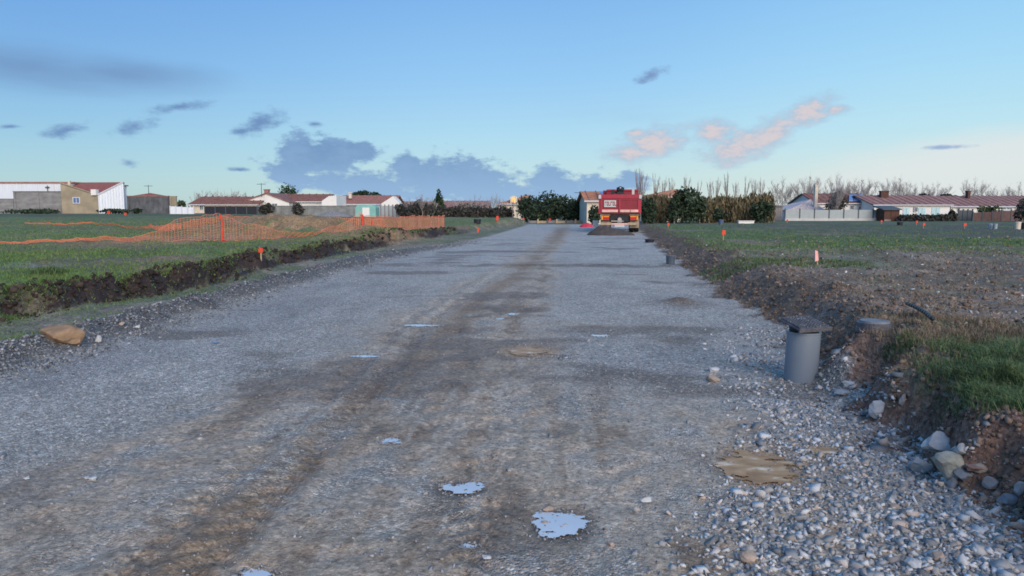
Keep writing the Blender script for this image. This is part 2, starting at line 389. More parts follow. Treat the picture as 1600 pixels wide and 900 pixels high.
    # left bank face and field
    wl = 0.5+.010*Y; dl = fl+n2*1.3+n3*.3+(fbm(X*0+3, Y*.22, 3, 12)-.5)*1.6+.15-X
    soil = L3((.032,.022,.020))*w_(.6+1.0*nB); fade = 1-ss(Y, 40, 52)
    fa = ss(dl, -.15, .05)*(1-ss(dl+n2*.5+(nS-.5)*1.0, wl*1.0, wl*1.0+.45))*fade
    green = L3((.11,.155,.058))*w_(.6+.8*nB); dry = L3((.20,.175,.10)); 
    gf = green+(dry-green)*w_(ss(nA, .5, .68)*.6)+(L3((.15,.115,.075))-green)*w_(ss(nC, .52, .64)*.6)
    b = ss(dl, wl*.5, wl*1.2); c = c*(1-w_(b))+gf*w_(b)
    fa = fa*(1-.55*ss(fbm(X*1.4, Y*.9, 4, 123), .56, .68)); c = c*(1-w_(fa))+soil*w_(fa); gravw = gravw*(1-b)*(1-fa)
    # mound soil
    mo = np.exp(-((X+9.2)/4.2)**2-((Y-33)/3.4)**2); mo = mo+.8*np.exp(-((X+12)/2.6)**2-((Y-27)/2.2)**2); c = c+(L3((.30,.185,.10))*w_(.6+.8*nB)-c)*w_(np.clip(mo*1.9*ss(nS, .28, .5), 0, 1)*.92)
    # wet hollow and pale water patch in the left field
    hp = np.exp(-((X+10.2)/.9)**2-((Y-15.5)/.5)**2); c = c+(L3((.22,.21,.2))-c)*w_(hp*.7)
    # right bank and field
    wr = tab(Y, [(0,.35),(5,.38),(7,.5),(9,.9),(15,1.2),(40,1.5)]); d2 = X-fr-n2*1.0-n3*.3
    brown = L3((.22,.17,.13))*w_(.5+.95*nB); red = L3((.19,.105,.075))*w_(.6+.8*nB)
    brn = brown+(L3((.36,.30,.25))-brown)*w_(ss(nA, .5, .72)*.55)+(L3((.12,.10,.07))-brown)*w_(ss(nC, .45, .62)*.55)
    near = 1-ss(Y, 6.6, 8.0)
    faceR = ss(d2, -.12, .05)*(1-ss(d2+(nS-.5)*.8, wr*.9, wr*.9+.35))
    fc = L3((.13,.095,.07))*w_(.5+.9*nB)*(1-w_(near))+red*w_(near)
    gw = np.clip(ss(fbm(X*.5, Y*.30, 4, 61)+ .30*near + .22*ss(Y, 20, 30) - .10*np.exp(-((Y-12)/4)**2)-.10*ss(d2, 2, 8)*(1-ss(Y, 24, 30)), .50, .62), 0, 1)
    gb = ss(Y+n2*3, 18.5, 25); gw = np.clip(np.maximum(gw*(.35+.65*near), gb*ss(nA, .30, .48)*.95), 0, 1)
    dark = ss(Y, 24, 34)*ss(X, 8, 26)*ss(fbm(X*.12, Y*.5, 4, 88), .36, .52)
    greenR = L3((.075,.118,.05))*w_(.6+.8*nB)
    fR = brn*(1-w_(gw))+greenR*w_(gw); fR = fR+(L3((.085,.08,.07))-fR)*w_(dark*.8)
    b2 = ss(d2, -.05, .12); c = c*(1-w_(b2))+fR*w_(b2); c = c*(1-w_(faceR*.95))+fc*w_(faceR*.95); gravw = gravw*(1-b2)*(1-faceR)
    # stones spilled over the bank top (grey patch behind the pipe and at 14 m)
    for (px_, py_, sx, sy, kk) in ((4.3,9.3,.9,.7,.7),(5.4,14.6,1.0,.8,.6),(3.35,6.4,.4,.7,.6)):
        g = np.exp(-((X-px_)/sx)**2-((Y-py_)/sy)**2)*kk; c = c+(L3((.19,.17,.155))-c)*w_(g); gravw = np.maximum(gravw, g)
    # far field, beyond the road end
    t = ss(Y, 66, 76); ff = L3((.09,.115,.06))*w_(.6+.8*fbm(X*.25, Y*.25, 4, 4)); c = c*(1-w_(t))+ff*w_(t); gravw = gravw*(1-t)
    for (a_, b_, rx, ry, k_) in PUD:
        qd = np.sqrt(((X-a_)/rx)**2+((Y-b_)/ry)**2); e = (1-ss(qd+(nB-.5)*1.4, .85, 1.45))
        tgt = (.38,.225,.11) if k_ == 'ochre' else (.115,.095,.08)
        c = c+(L3(tgt)-c)*w_(e*.75); wet = np.maximum(wet, e)
    wet = wet*(1-b)*(1-b2)
    return c, gravw, wet, gw, dl, d2
Cc_, GW, WET, GRW, DL, DR = SURF(X, Y, Z)
# classes
cls = np.zeros(X.shape, int)                          # 0 road
cls[(DL > 0.55+.010*Y)] = 1                            # left field
cls[(DL > -.1) & (DL <= 0.55+.010*Y)] = 2              # left bank
cls[(DL <= -.1) & (X < tab(Y, RL)-.3)] = 3            # verge
wr_ = tab(Y, [(0,.35),(5,.38),(7,.5),(9,.9),(15,1.2),(40,1.5)])
cls[(DR > 0) & (DR <= wr_)] = 4; cls[(DR > wr_)] = 5
cls[Y > 74] = 6
gm = bpy.data.materials.new('ground_surface'); gm.use_nodes = True
t_ = gm.node_tree; p_ = t_.nodes['Principled BSDF']; lk = t_.links.new; n_ = lambda k: t_.nodes.new(k)
a1 = n_('ShaderNodeAttribute'); a1.attribute_name = 'Col'; a2 = n_('ShaderNodeAttribute'); a2.attribute_name = 'Msk'
spx = n_('ShaderNodeSeparateColor'); lk(a2.outputs['Color'], spx.inputs[0])
tcg = n_('ShaderNodeTexCoord')
def vor(sc):
    v = n_('ShaderNodeTexVoronoi'); lk(tcg.outputs['Object'], v.inputs['Vector']); v.inputs['Scale'].default_value = sc; return v
def mm_(op, a, b):
    m = n_('ShaderNodeMath'); m.operation = op
    for i, s in enumerate((a, b)):
        if isinstance(s, (int, float)): m.inputs[i].default_value = s
        else: lk(s, m.inputs[i])
    return m.outputs[0]
v1 = vor(70); v2 = vor(30); 
s1 = n_('ShaderNodeSeparateColor'); lk(v1.outputs['Color'], s1.inputs[0]); s2 = n_('ShaderNodeSeparateColor'); lk(v2.outputs['Color'], s2.inputs[0])
nzg = n_('ShaderNodeTexNoise'); lk(tcg.outputs['Object'], nzg.inputs[0]); nzg.inputs['Scale'].default_value = 28; nzg.inputs['Detail'].default_value = 8; nzg.inputs['Roughness'].default_value = .7
pw = mm_('POWER', s1.outputs[0], 2.2); g1 = mm_('ADD', .68, mm_('MULTIPLY', pw, 1.05)); g2 = mm_('ADD', .86, mm_('MULTIPLY', mm_('POWER', s2.outputs[1], 3.0), .55))
gg = mm_('MULTIPLY', g1, g2)
nz3 = n_('ShaderNodeTexNoise'); lk(tcg.outputs['Object'], nz3.inputs[0]); nz3.inputs['Scale'].default_value = 7; nz3.inputs['Detail'].default_value = 12; nz3.inputs['Roughness'].default_value = .75
v3 = vor(45); s3 = n_('ShaderNodeSeparateColor'); lk(v3.outputs['Color'], s3.inputs[0])
sm = mm_('ADD', mm_('MULTIPLY', mm_('SUBTRACT', nzg.outputs[0], .5), 2.6), mm_('ADD', mm_('MULTIPLY', mm_('SUBTRACT', nz3.outputs[0], .5), 2.4), .92))
sm = mm_('MAXIMUM', sm, .22); sm = mm_('ADD', sm, mm_('MULTIPLY', mm_('GREATER_THAN', s3.outputs[0], .93), .55))
mxg = n_('ShaderNodeMix'); lk(spx.outputs[0], mxg.inputs[0]); lk(sm, mxg.inputs[2]); lk(gg, mxg.inputs[3])
vm = n_('ShaderNodeVectorMath'); vm.operation = 'SCALE'; lk(a1.outputs['Color'], vm.inputs[0]); lk(mxg.outputs[0], vm.inputs['Scale'])
lk(vm.outputs[0], p_.inputs['Base Color'])
rg = n_('ShaderNodeMapRange'); lk(spx.outputs[1], rg.inputs[0]); rg.inputs[3].default_value = .88; rg.inputs[4].default_value = .42
lk(rg.outputs[0], p_.inputs['Roughness']); p_.inputs['Specular IOR Level'].default_value = .35
bh = mm_('ADD', mm_('MULTIPLY', mm_('MULTIPLY', v1.outputs['Distance'], -1.1), spx.outputs[0]), mm_('MULTIPLY', nzg.outputs[0], 1.1))
bp = n_('ShaderNodeBump'); bp.inputs['Strength'].default_value = .85; bp.inputs['Distance'].default_value = .02; lk(bh, bp.inputs['Height']); lk(bp.outputs[0], p_.inputs['Normal'])

idx = np.arange(X.size).reshape(X.shape)
Q = np.stack([idx[:-1,:-1], idx[:-1,1:], idx[1:,1:], idx[1:,:-1]], -1).reshape(-1, 4)
qc = cls[:-1,:-1].reshape(-1)
VV = np.stack([X, Y, Z], -1).reshape(-1, 3)
CC = np.concatenate([Cc_.reshape(-1, 3), np.ones((X.size, 1))], 1); MM = np.stack([GW, WET, GRW, np.ones_like(GW)], -1).reshape(-1, 4)
names = ['gravel_road', 'field_left', 'bank_left', 'grass_verge', 'bank_right', 'field_right', 'ground_beyond']
SET = {}
for k, nm in enumerate(names):
    f = Q[qc == k]
    if not len(f): continue
    u, inv = np.unique(f, return_inverse=True); f = inv.reshape(-1, 4)
    me = npmesh(nm, VV[u], f, gm, True)
    for an, arr in (('Col', CC), ('Msk', MM)):
        at = me.attributes.new(an, 'FLOAT_COLOR', 'POINT'); at.data.foreach_set('color', arr[u].astype(np.float32).ravel())
    SET[nm] = tag(link(nm, me), kind='structure')
m_ = MB().add([(-3000,-3000,-.45),(3000,-3000,-.45),(3000,4000,-.45),(-3000,4000,-.45)], [(0,1,2,3)])
tag(m_.build('ground', mat('far_ground', (.065,.085,.04), .95, .3, .02, 0)), kind='structure')

# ------------------------------------------------------------------ stones
def ico():
    p = (1+5**.5)/2
    v = np.array([(-1,p,0),(1,p,0),(-1,-p,0),(1,-p,0),(0,-1,p),(0,1,p),(0,-1,-p),(0,1,-p),(p,0,-1),(p,0,1),(-p,0,-1),(-p,0,1)], float)
    v /= np.linalg.norm(v[0])
    f = np.array([(0,11,5),(0,5,1),(0,1,7),(0,7,10),(0,10,11),(1,5,9),(5,11,4),(11,10,2),(10,7,6),(7,1,8),(3,9,4),(3,4,2),(3,2,6),(3,6,8),(3,8,9),(4,9,5),(2,4,11),(6,2,10),(8,6,7),(9,8,1)])
    return v, f
IV, IF = ico()
CV = np.array([(sx, sy, sz) for sx in (-.62,.62) for sy in (-.62,.62) for sz in (-.62,.62)], float)
CF = np.array([(0,1,3),(0,3,2),(4,6,7),(4,7,5),(0,4,5),(0,5,1),(2,3,7),(2,7,6),(0,2,6),(0,6,4),(1,5,7),(1,7,3)])
def rotm(n, rng, tilt=.6):
    a = rng.uniform(0, 2*pi, n); b = rng.normal(0, tilt, n); c = rng.normal(0, tilt, n)
    ca, sa, cb, sb, cc, sc = np.cos(a), np.sin(a), np.cos(b), np.sin(b), np.cos(c), np.sin(c)
    z = np.zeros(n); o = np.ones(n)
    Rz = np.stack([ca,-sa,z,sa,ca,z,z,z,o],-1).reshape(n,3,3); Rx = np.stack([o,z,z,z,cb,-sb,z,sb,cb],-1).reshape(n,3,3); Ry = np.stack([cc,z,sc,z,o,z,-sc,z,cc],-1).reshape(n,3,3)
    return Rz@Rx@Ry
def scatter_lumps(name, P, S, m, flat=(1,.68,.38), sink=.25, tilt=.6, parent=None, shard=True):
    n = len(P); rng = RNG
    nv = 8 if shard else 12
    V = (CV[None]*(1+rng.uniform(-.55, .45, (n, 8, 3))) if shard else IV[None]*(1+rng.uniform(-.36, .36, (n, 12, 1))))*(np.array(flat)*rng.uniform(.65, 1.35, (n, 3)))[:, None, :]
    V = np.einsum('nij,nkj->nki', rotm(n, rng, tilt), V)*S[:, None, None]
    V = V+P[:, None, :]+np.array([0, 0, 1])*(S*(.5-sink))[:, None, None]*flat[2]
    Fc = ((CF if shard else IF)[None]+(np.arange(n)*nv)[:, None, None]).reshape(-1, 3)
    o = link(name, npmesh(name, V.reshape(-1, 3), Fc, m), parent); o['kind'] = 'stuff'; return o
ST = stops(mat('crushed_stone', (.2,.2,.2), .75, .2, 14, .3, island=.8, spec=.25), [(0,(.10,.105,.11)),(.2,(.20,.21,.22)),(.42,(.36,.365,.37)),(.52,(.28,.24,.205)),(.62,(.48,.48,.47)),(.82,(.60,.605,.61)),(.9,(.46,.35,.28)),(1,(.74,.74,.74))])
STM = stops(mat('mixed_gravel', (.2,.2,.2), .8, .2, 14, .3, island=.8, spec=.2), [(0,(.14,.145,.155)),(.5,(.26,.26,.265)),(.85,(.36,.355,.35)),(.95,(.46,.455,.45)),(1,(.6,.6,.6))])
STD = stops(mat('dark_gravel', (.1,.1,.1), .75, .2, 14, .2, island=.8, spec=.3), [(0,(.06,.065,.07)),(.5,(.15,.155,.165)),(.8,(.28,.285,.295)),(1,(.5,.5,.51))])
SOIL = stops(mat('soil_clods', (.05,.03,.02), .95, .2, 14, .4, island=.7), [(0,(.014,.010,.009)),(.5,(.034,.024,.021)),(1,(.085,.062,.05))])
SOILR = stops(mat('red_soil_clods', (.08,.05,.03), .95, .2, 14, .4, island=.7), [(0,(.06,.038,.026)),(.5,(.17,.12,.09)),(1,(.32,.25,.20))])
def samp(n, t0, t1, y0, y1, pw=1.0):   # about even on the picture plane of a standing viewer
    u = RNG.uniform(0, 1, n)**pw; y = 1/(1/y0+(1/y1-1/y0)*u); return RNG.uniform(t0, t1, n)*y, y
def near_road(x, y): return (x > tab(y, RL)-.3) & (x < tab(y, RR)+.25)
# coarse crushed stone, foreground right
x, y = samp(60000, -.95, .8, 2.6, 9.5); rr = tab(y, RR)
dens = ss(x, tab(y, [(0,.2),(3,.45),(4,.9),(5,1.3),(6,1.6),(8,1.9),(9.5,2.3)]), tab(y, [(0,1.2),(4,1.8),(6,2.3),(9.5,3.2)]))*(.55+.45*ss(fbm(x*2, y*2, 3, 90), .35, .6))
keep = (RNG.uniform(0, 1, len(x)) < dens) & (x < rr+.16*(RNG.uniform(0,1,len(x))**2))
for a, b, rx, ry, k in PUD: keep &= (((x-a)/rx)**2+((y-b)/ry)**2 > 1.0)
x, y = x[keep], y[keep]; s = .011+.022*RNG.uniform(0, 1, len(x))**1.6+.034*(RNG.uniform(0,1,len(x)) > .955)*RNG.uniform(.2,1,len(x)); s = s*tab(y, [(0,.85),(4,.95),(9,1.15)])
z = HEIGHT(x, y); PA = np.stack([x, y, z], 1); SA = s
# sparse stones elsewhere on the road
x, y = samp(46000, -1.0, .8, 2.6, 24); keep = near_road(x, y)
mw = mudw(x, y); keep &= RNG.uniform(0,1,len(x)) < np.where(mw > .5, .09, .5)*(1+1.2*np.exp(-((x-1.1)/.8)**2)*(y<9))
for a, b, rx, ry, k in PUD: keep &= (((x-a)/rx)**2+((y-b)/ry)**2 > 1.1)
x, y = x[keep], y[keep]; s = (.006+.010*RNG.uniform(0,1,len(x))**2+.018*(RNG.uniform(0,1,len(x)) > .985))*tab(y, [(0,.8),(6,1),(22,1.7)])
PB = np.stack([x, y, HEIGHT(x, y)], 1); SB = s
road = SET['gravel_road']
# the ones that show largest are objects of their own
app = SA/PA[:, 1]; order = np.argsort(-app); big = order[:285]; rest = np.setdiff1d(np.arange(len(SA)), big)
variants = []
for k in range(14):
    V = CV*(1+RNG.uniform(-.55, .45, (8, 3)))*np.array((1,.72,.45))*RNG.uniform(.7, 1.3, 3)
    variants.append(npmesh('stone', V, CF, ST))
for j, i in enumerate(big):
    o = link('stone', variants[j % 14], road, (PA[i,0], PA[i,1], PA[i,2]+SA[i]*.14)); o.scale = (SA[i],)*3
    o.rotation_euler = (random.gauss(0, .4), random.gauss(0, .4), random.uniform(0, 6.28))
scatter_lumps('crushed_stones', PA[rest], SA[rest], ST, parent=road)
scatter_lumps('loose_gravel', PB, SB, STM, parent=road)
# windrow of dark gravel, left edge
# grit and stones lying along puddle rims
px_, py_, ps_ = [], [], []
for a, b, rx, ry, k in PUD:
    n = int(70+500*rx); th = RNG.uniform(0, 2*pi, n); q_ = np.abs(RNG.normal(.95, .30 if k == 'sky' else .42, n)); px_.append(a+rx*q_*np.cos(th)); py_.append(b+ry*q_*np.sin(th)); ps_.append((.004+.011*RNG.uniform(0,1,n)**3)*(1+b*.04))
px_, py_, ps_ = map(np.concatenate, (px_, py_, ps_)); scatter_lumps('rim_grit', np.stack([px_, py_, HEIGHT(px_, py_)+.002], 1), ps_, STM, parent=road)
y = 1/(1/6.5+(1/34-1/6.5)*RNG.uniform(0,1,9000)); x = tab(y, RL)+RNG.normal(0, .32, len(y))
s = (.012+.022*RNG.uniform(0,1,len(x))**2)*tab(y, [(6,.9),(34,1.6)])
scatter_lumps('windrow_gravel', np.stack([x, y, HEIGHT(x, y)], 1), s, STD, parent=road)
# clods on the left bank
y = 1/(1/8+(1/46-1/8)*RNG.uniform(0,1,9000)); x = tab(y, FL)+(fbm(y*0+3, y*.22, 3, 12)-.5)*1.6+.15-RNG.normal(.30, .30, len(y))-.01*y
s = (.008+.05*RNG.uniform(0,1,len(x))**4)*tab(y, [(8,.9),(40,1.5)])
scatter_lumps('soil_clods', np.stack([x, y, HEIGHT(x, y)], 1), s, SOIL, flat=(1,.9,.75), shard=False, parent=SET['bank_left'])
y = 1/(1/3+(1/40-1/3)*RNG.uniform(0,1,12000)); x = tab(y, RR)+np.abs(RNG.normal(.35, .45, len(y)))
s = (.005+.028*RNG.uniform(0,1,len(x))**5)*tab(y, [(3,.7),(8,1),(40,2)])
scatter_lumps('soil_clods', np.stack([x, y, HEIGHT(x, y)], 1), s, SOILR, flat=(1,.9,.75), shard=False, parent=SET['bank_right'])
x, y = samp(22000, .25, 1.0, 6.5, 34); k = x > tab(y, RR)+.6; x, y = x[k], y[k]
s = (.006+.034*RNG.uniform(0,1,len(x))**7)*tab(y, [(6,1),(34,2.0)])
hf = RNG.uniform(0,1,len(x)) < .55
scatter_lumps('soil_clods', np.stack([x, y, HEIGHT(x, y)], 1)[hf], s[hf], SOILR, flat=(1,.9,.6), shard=False, parent=SET['field_right'])
hf2 = ~hf & (RNG.uniform(0,1,len(x)) < .5)
scatter_lumps('scattered_stones', np.stack([x, y, HEIGHT(x, y)], 1)[hf2], s[hf2]*.8, ST, parent=SET['field_right'])

# ------------------------------------------------------------------ grass
def blades(name, x, y, h, wd, m, lean=.5, seg=1, parent=None):
    n = len(x); z = HEIGHT(x, y)-.01
    a = RNG.uniform(0, 2*pi, n); l = RNG.uniform(.1, lean, n)*h; b = RNG.uniform(0, 2*pi, n)
    dx, dy = np.cos(a)*wd/2, np.sin(a)*wd/2; lx, ly = np.cos(b)*l, np.sin(b)*l
    if seg == 1:
        V = np.stack([np.stack([x-dx, y-dy, z], 1), np.stack([x+dx, y+dy, z], 1), np.stack([x+lx, y+ly, z+h], 1)], 1).reshape(-1, 3)
        Fc = np.arange(3*n).reshape(-1, 3)
    else:
        V = np.stack([np.stack([x-dx, y-dy, z], 1), np.stack([x+dx, y+dy, z], 1), np.stack([x+lx*.4+dx*.7, y+ly*.4+dy*.7, z+h*.7], 1), np.stack([x+lx*.4-dx*.7, y+ly*.4-dy*.7, z+h*.7], 1), np.stack([x+lx*1.5, y+ly*1.5, z+h*.85], 1)], 1).reshape(-1, 3)
        k = (np.arange(n)*5)[:, None]; Fc = np.concatenate([k+np.array([0,1,2]), k+np.array([0,2,3]), k+np.array([3,2,4])], 0)
    o = link(name, npmesh(name, V, Fc, m)); tag(o, kind='stuff'); return o
GR = stops(mat('grass_blades', (.06,.11,.03), .7, .3, .6, 0, island=.55, spec=.2), [(.1,(.05,.10,.032)),(.4,(.09,.16,.048)),(.65,(.135,.205,.066)),(.85,(.20,.22,.09)),(1,(.34,.30,.17))])
GRN = stops(mat('lush_grass_blades', (.06,.11,.03), .6, .3, 1, 0, island=.6, spec=.25), [(.1,(.035,.065,.025)),(.4,(.07,.125,.045)),(.65,(.11,.17,.065)),(.85,(.18,.18,.10)),(1,(.30,.25,.16))])
STR = stops(mat('straw_blades', (.15,.1,.06), .85, .3, 1, 0, island=.7, spec=.1), [(.1,(.09,.066,.045)),(.5,(.21,.16,.11)),(.85,(.34,.28,.2)),(1,(.5,.44,.35))])
x, y = samp(330000, -1.2, .2, 9, 62, .85)
fl = tab(y, FL); d = fl+(fbm(y*0+3, y*.22, 3, 12)-.5)*1.6+.15-x-.42-.010*y
n = fbm(x*.8, y*.6, 4, 51); k = (d > .05) & (RNG.uniform(0,1,len(x)) < (.25+.75*ss(n, .38, .58))*(1-.8*ss(fbm(x*.22, y*.5, 4, 47), .53, .65)))
k &= RNG.uniform(0,1,len(x)) > .9*np.exp(-((x+10.2)/.9)**2-((y-15.5)/.5)**2)
k &= RNG.uniform(0,1,len(x)) > .95*np.clip(1.5*np.exp(-((x+9.2)/4.2)**2-((y-33)/3.4)**2)+.8*np.exp(-((x+12)/2.6)**2-((y-27)/2.2)**2), 0, 1)
x, y = x[k], y[k]; h = RNG.uniform(.025, .085, len(x))*(.6+1.0*fbm(x*1.3, y*1.3, 3, 6)); wd = .0045+.0011*y
o = blades('grass', x, y, h, wd, GR, .9); tag(o, 'short green grass covering the field left of the road', 'grass')
x, y = samp(60000, -.85, .0, 7, 50); rl = tab(y, RL); fl = tab(y, FL)
k = (x < rl-.35) & (x > fl-.05) & (RNG.uniform(0,1,len(x)) < ss(fbm(x*1.1, y*.8, 5, 51), .62, .38)*.0+ .15+.8*(1-ss(fbm(x*1.1, y*.8, 5, 51), .38, .58)))
x, y = x[k], y[k]; blades('grass', x, y, RNG.uniform(.015,.06,len(x)), .004+.001*y, GR, 1.0).__setitem__('label', 'thin grass on the verge between road and left bank')
# far field and right field
x, y = samp(170000, -.1, 1.1, 13, 64); fr = tab(y, RR)
n = fbm(x*.6, y*.35, 5, 41); k = (x > fr+.9) & (RNG.uniform(0,1,len(x)) < ss(y, 17.5, 25)*(.10+.90*ss(n, .30, .48)))
k &= RNG.uniform(0,1,len(x)) > .85*ss(y, 24, 34)*ss(x, 8, 26)*ss(fbm(x*.12, y*.5, 4, 88), .36, .52)
x, y = x[k], y[k]; o = blades('grass', x, y, RNG.uniform(.02,.08,len(x)), .004+.0011*y, GR, 1.0); tag(o, 'low grass on the far part of the right field', 'grass')
# near right bank: lush overhanging grass
def patch(n, cx, cy, rx, ry, m, h0, h1, name, wd=.0045, lean=1.1, lab=None):
    r = np.sqrt(RNG.uniform(0,1,n))*(1+RNG.normal(0,.12,n)); a = RNG.uniform(0,2*pi,n); x = cx+rx*r*np.cos(a); y = cy+ry*r*np.sin(a)
    cl = fbm(x*4, y*4, 3, 8); k = RNG.uniform(0,1,n) < .25+.75*ss(cl, .35, .55); k &= x > tab(y, RR)+.10+.1*fbm(x*5,y*5,2,3); x, y = x[k], y[k]; cl = cl[k]
    o = blades(name, x, y, RNG.uniform(h0, h1, len(x))*(.5+cl), wd, m, lean, 2)
    if lab: tag(o, lab, 'grass')
    return o
patch(34000, 4.0, 4.95, 1.15, 1.0, GRN, .05, .13, 'grass', .005, lab='lush grass on the near right bank above the stones')
patch(9000, 2.95, 4.35, .32, .35, GRN, .04, .12, 'grass', .0045, lab='dark tuft of grass hanging down the right bank')
patch(16000, 3.6, 5.0, 1.1, 1.3, STR, .03, .09, 'dry_grass', .003, lab='dead roots and straw on the near right bank')
patch(9000, 3.9, 6.7, .9, .9, STR, .03, .09, 'dry_grass', .004, lab='straw around the spoil behind the grey pipe')
patch(1500, 3.25, 6.0, .16, .22, GRN, .02, .06, 'grass', .005, lab='small green patch right of the grey pipe')
patch(7000, 5.6, 16.2, 2.3, 1.3, GRN, .04, .10, 'grass', .012, lab='green patch at the left of the pink stake')
x, y = samp(150000, .2, 1.0, 5.5, 26); fr = tab(y, RR); k = (x > fr+.1) & (RNG.uniform(0,1,len(x)) < .15+.85*ss(fbm(x*1.2, y*.9, 4, 99), .42, .6)); k &= RNG.uniform(0,1,len(x)) < 1-.7*ss(y, 16, 24)
x, y = x[k], y[k]; k = ((x-3.62)/.35)**2+((y-7.35)/.6)**2 > 1; x, y = x[k], y[k]; o = blades('dry_grass', x, y, RNG.uniform(.01,.05,len(x)), .003+.0009*y, STR, 1.6); tag(o, 'brown straw and dead weeds over the right field', 'dry grass')
# ragged fringe and roots on the left lip
y = 1/(1/8.5+(1/46-1/8.5)*RNG.uniform(0,1,16000)); x = tab(y, FL)+(fbm(y*0+3, y*.22, 3, 12)-.5)*1.6+.15-.42-.010*y-np.abs(RNG.normal(0,.3,len(y)))+.12*(RNG.uniform(0,1,len(y))<.3)
o = blades('grass', x, y, RNG.uniform(.015,.055,len(x)), .004+.001*y, GR, 1.6, 2); tag(o, 'ragged grass fringe along the top of the left bank', 'grass')
y = 1/(1/8.5+(1/46-1/8.5)*RNG.uniform(0,1,42000)); x = tab(y, FL)+(fbm(y*0+3, y*.22, 3, 12)-.5)*1.6+.15+.2-RNG.uniform(0,1,len(y))*(.9+.02*y)
k = RNG.uniform(0,1,len(x)) < .8*ss(fbm(x*1.4, y*.9, 4, 123), .56, .68)+.02; x, y = x[k], y[k]
o = blades('grass', x, y, RNG.uniform(.02,.08,len(x)), .004+.001*y, GR, 1.6, 1); tag(o, 'patches of grass growing on the dark face of the left bank', 'grass')
# tall tuft on the left bank
tx, ty, tz = hit(62, 433)
n = 420; a = RNG.uniform(0,2*pi,n); r = np.sqrt(RNG.uniform(0,1,n)); xx = tx+.36*r*np.cos(a); yy = ty+.25+.16*r*np.sin(a)
o = blades('grass_tuft', xx, yy, RNG.uniform(.08,.24,n)*(1.1-.5*r), np.full(n,.014), GRN, .5, 2); del o['kind']; tag(o, 'tall bright green grass tuft on the lip of the left bank', 'grass')

# ------------------------------------------------------------------ puddles
WATER = mat('puddle_water', (.54,.57,.60), .05, .1, 2, .03, spec=.5, bscale=6)  # pale blue-grey base colour paints in much of the sky's reflection
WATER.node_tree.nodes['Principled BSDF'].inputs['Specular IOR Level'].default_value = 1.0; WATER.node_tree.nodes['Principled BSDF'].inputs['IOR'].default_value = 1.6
OCH = mat('ochre_water', (.33,.19,.075), .45, .2, 6, .35, spec=.2, col2=(.52,.36,.2), bscale=10, stretch=(.8,1.7,1))
stops(OCH, [(.2,(.20,.10,.04)),(.42,(.33,.185,.08)),(.56,(.45,.28,.14)),(.7,(.78,.68,.55))])
plab = {0:'largest puddle reflecting the sky, in front of the crushed stone', 1:'shallow bluish puddle left of the largest one', 2:'small bright puddle in the mud left of centre', 3:'small bright puddle in the right wheel track, beyond the ochre ones',
 4:'thin bright streak of water on the gravel left of the ochre puddle', 5:'right one of two tiny puddles far up the road', 6:'left one of two tiny puddles far up the road', 7:'puddle cut by the bottom edge of the picture', 8:'tiny puddle below the shallow bluish one',
 9:'bright water beside the far ochre puddle', 10:'faint wet streak across the wheel tracks', 11:'tiny puddle among the crushed stones at right', 12:'large ochre muddy puddle at the edge of the crushed stone', 13:'small ochre puddle right of the large ochre one', 14:'ochre puddle in the middle of the road, farther up'}
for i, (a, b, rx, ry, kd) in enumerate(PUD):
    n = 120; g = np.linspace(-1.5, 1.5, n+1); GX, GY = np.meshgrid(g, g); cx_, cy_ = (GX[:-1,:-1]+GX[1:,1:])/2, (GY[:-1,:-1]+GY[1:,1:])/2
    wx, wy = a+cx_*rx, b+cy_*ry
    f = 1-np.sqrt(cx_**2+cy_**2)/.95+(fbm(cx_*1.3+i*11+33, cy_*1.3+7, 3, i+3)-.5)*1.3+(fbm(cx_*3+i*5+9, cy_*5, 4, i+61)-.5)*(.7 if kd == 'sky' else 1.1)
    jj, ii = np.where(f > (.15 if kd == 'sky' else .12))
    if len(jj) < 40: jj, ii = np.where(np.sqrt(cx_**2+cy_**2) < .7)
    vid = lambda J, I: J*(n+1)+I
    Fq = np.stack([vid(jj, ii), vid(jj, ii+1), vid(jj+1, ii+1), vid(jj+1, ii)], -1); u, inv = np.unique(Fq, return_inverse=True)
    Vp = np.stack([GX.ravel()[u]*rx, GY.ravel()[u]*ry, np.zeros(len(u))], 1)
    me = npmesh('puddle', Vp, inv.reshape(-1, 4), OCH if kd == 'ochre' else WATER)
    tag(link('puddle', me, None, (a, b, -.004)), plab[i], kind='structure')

# ================================================================== THINGS
M = {}
def mk(k, *a, **kw): M[k] = mat(k, *a, **kw); return M[k]
mk('white_render', (.72,.70,.68), .85, .06, 1.2, .1); mk('cream_render', (.62,.55,.45), .85, .08, 1.2, .1); mk('beige_render', (.33,.28,.20), .9, .2, .8, .2)
mk('white_cladding', (.66,.70,.76), .5, .08, 1.5, .15, stretch=(6,6,.3)); mk('concrete_wall', (.22,.22,.22), .9, .28, .9, .3, stretch=(1,1,2.5)); mk('dark_concrete', (.10,.105,.115), .9, .4, 1.0, .3, stretch=(2,2,1))
mk('block_wall', (.20,.21,.21), .9, .25, 1.5, .3)
mk('red_tiles', (.30,.10,.075), .8, .25, 3, .5); mk('brown_tiles', (.22,.11,.095), .85, .3, 2, .5); mk('pink_tiles', (.27,.165,.16), .85, .25, 2, .5); mk('orange_tiles', (.38,.19,.125), .85, .2, 2, .5)
mk('coping', (.30,.15,.13), .8, .2, 3, .2); mk('pane', (.10,.13,.16), .1, .1, 2, 0, spec=.6); mk('frame', (.6,.62,.65), .5, .05, 4, 0)
mk('shutter', (.42,.60,.64), .6, .08, 3, .1); mk('teal_paint', (.20,.42,.38), .55, .12, 2, .1); mk('solar', (.10,.16,.34), .15, .15, 6, 0, spec=.7)
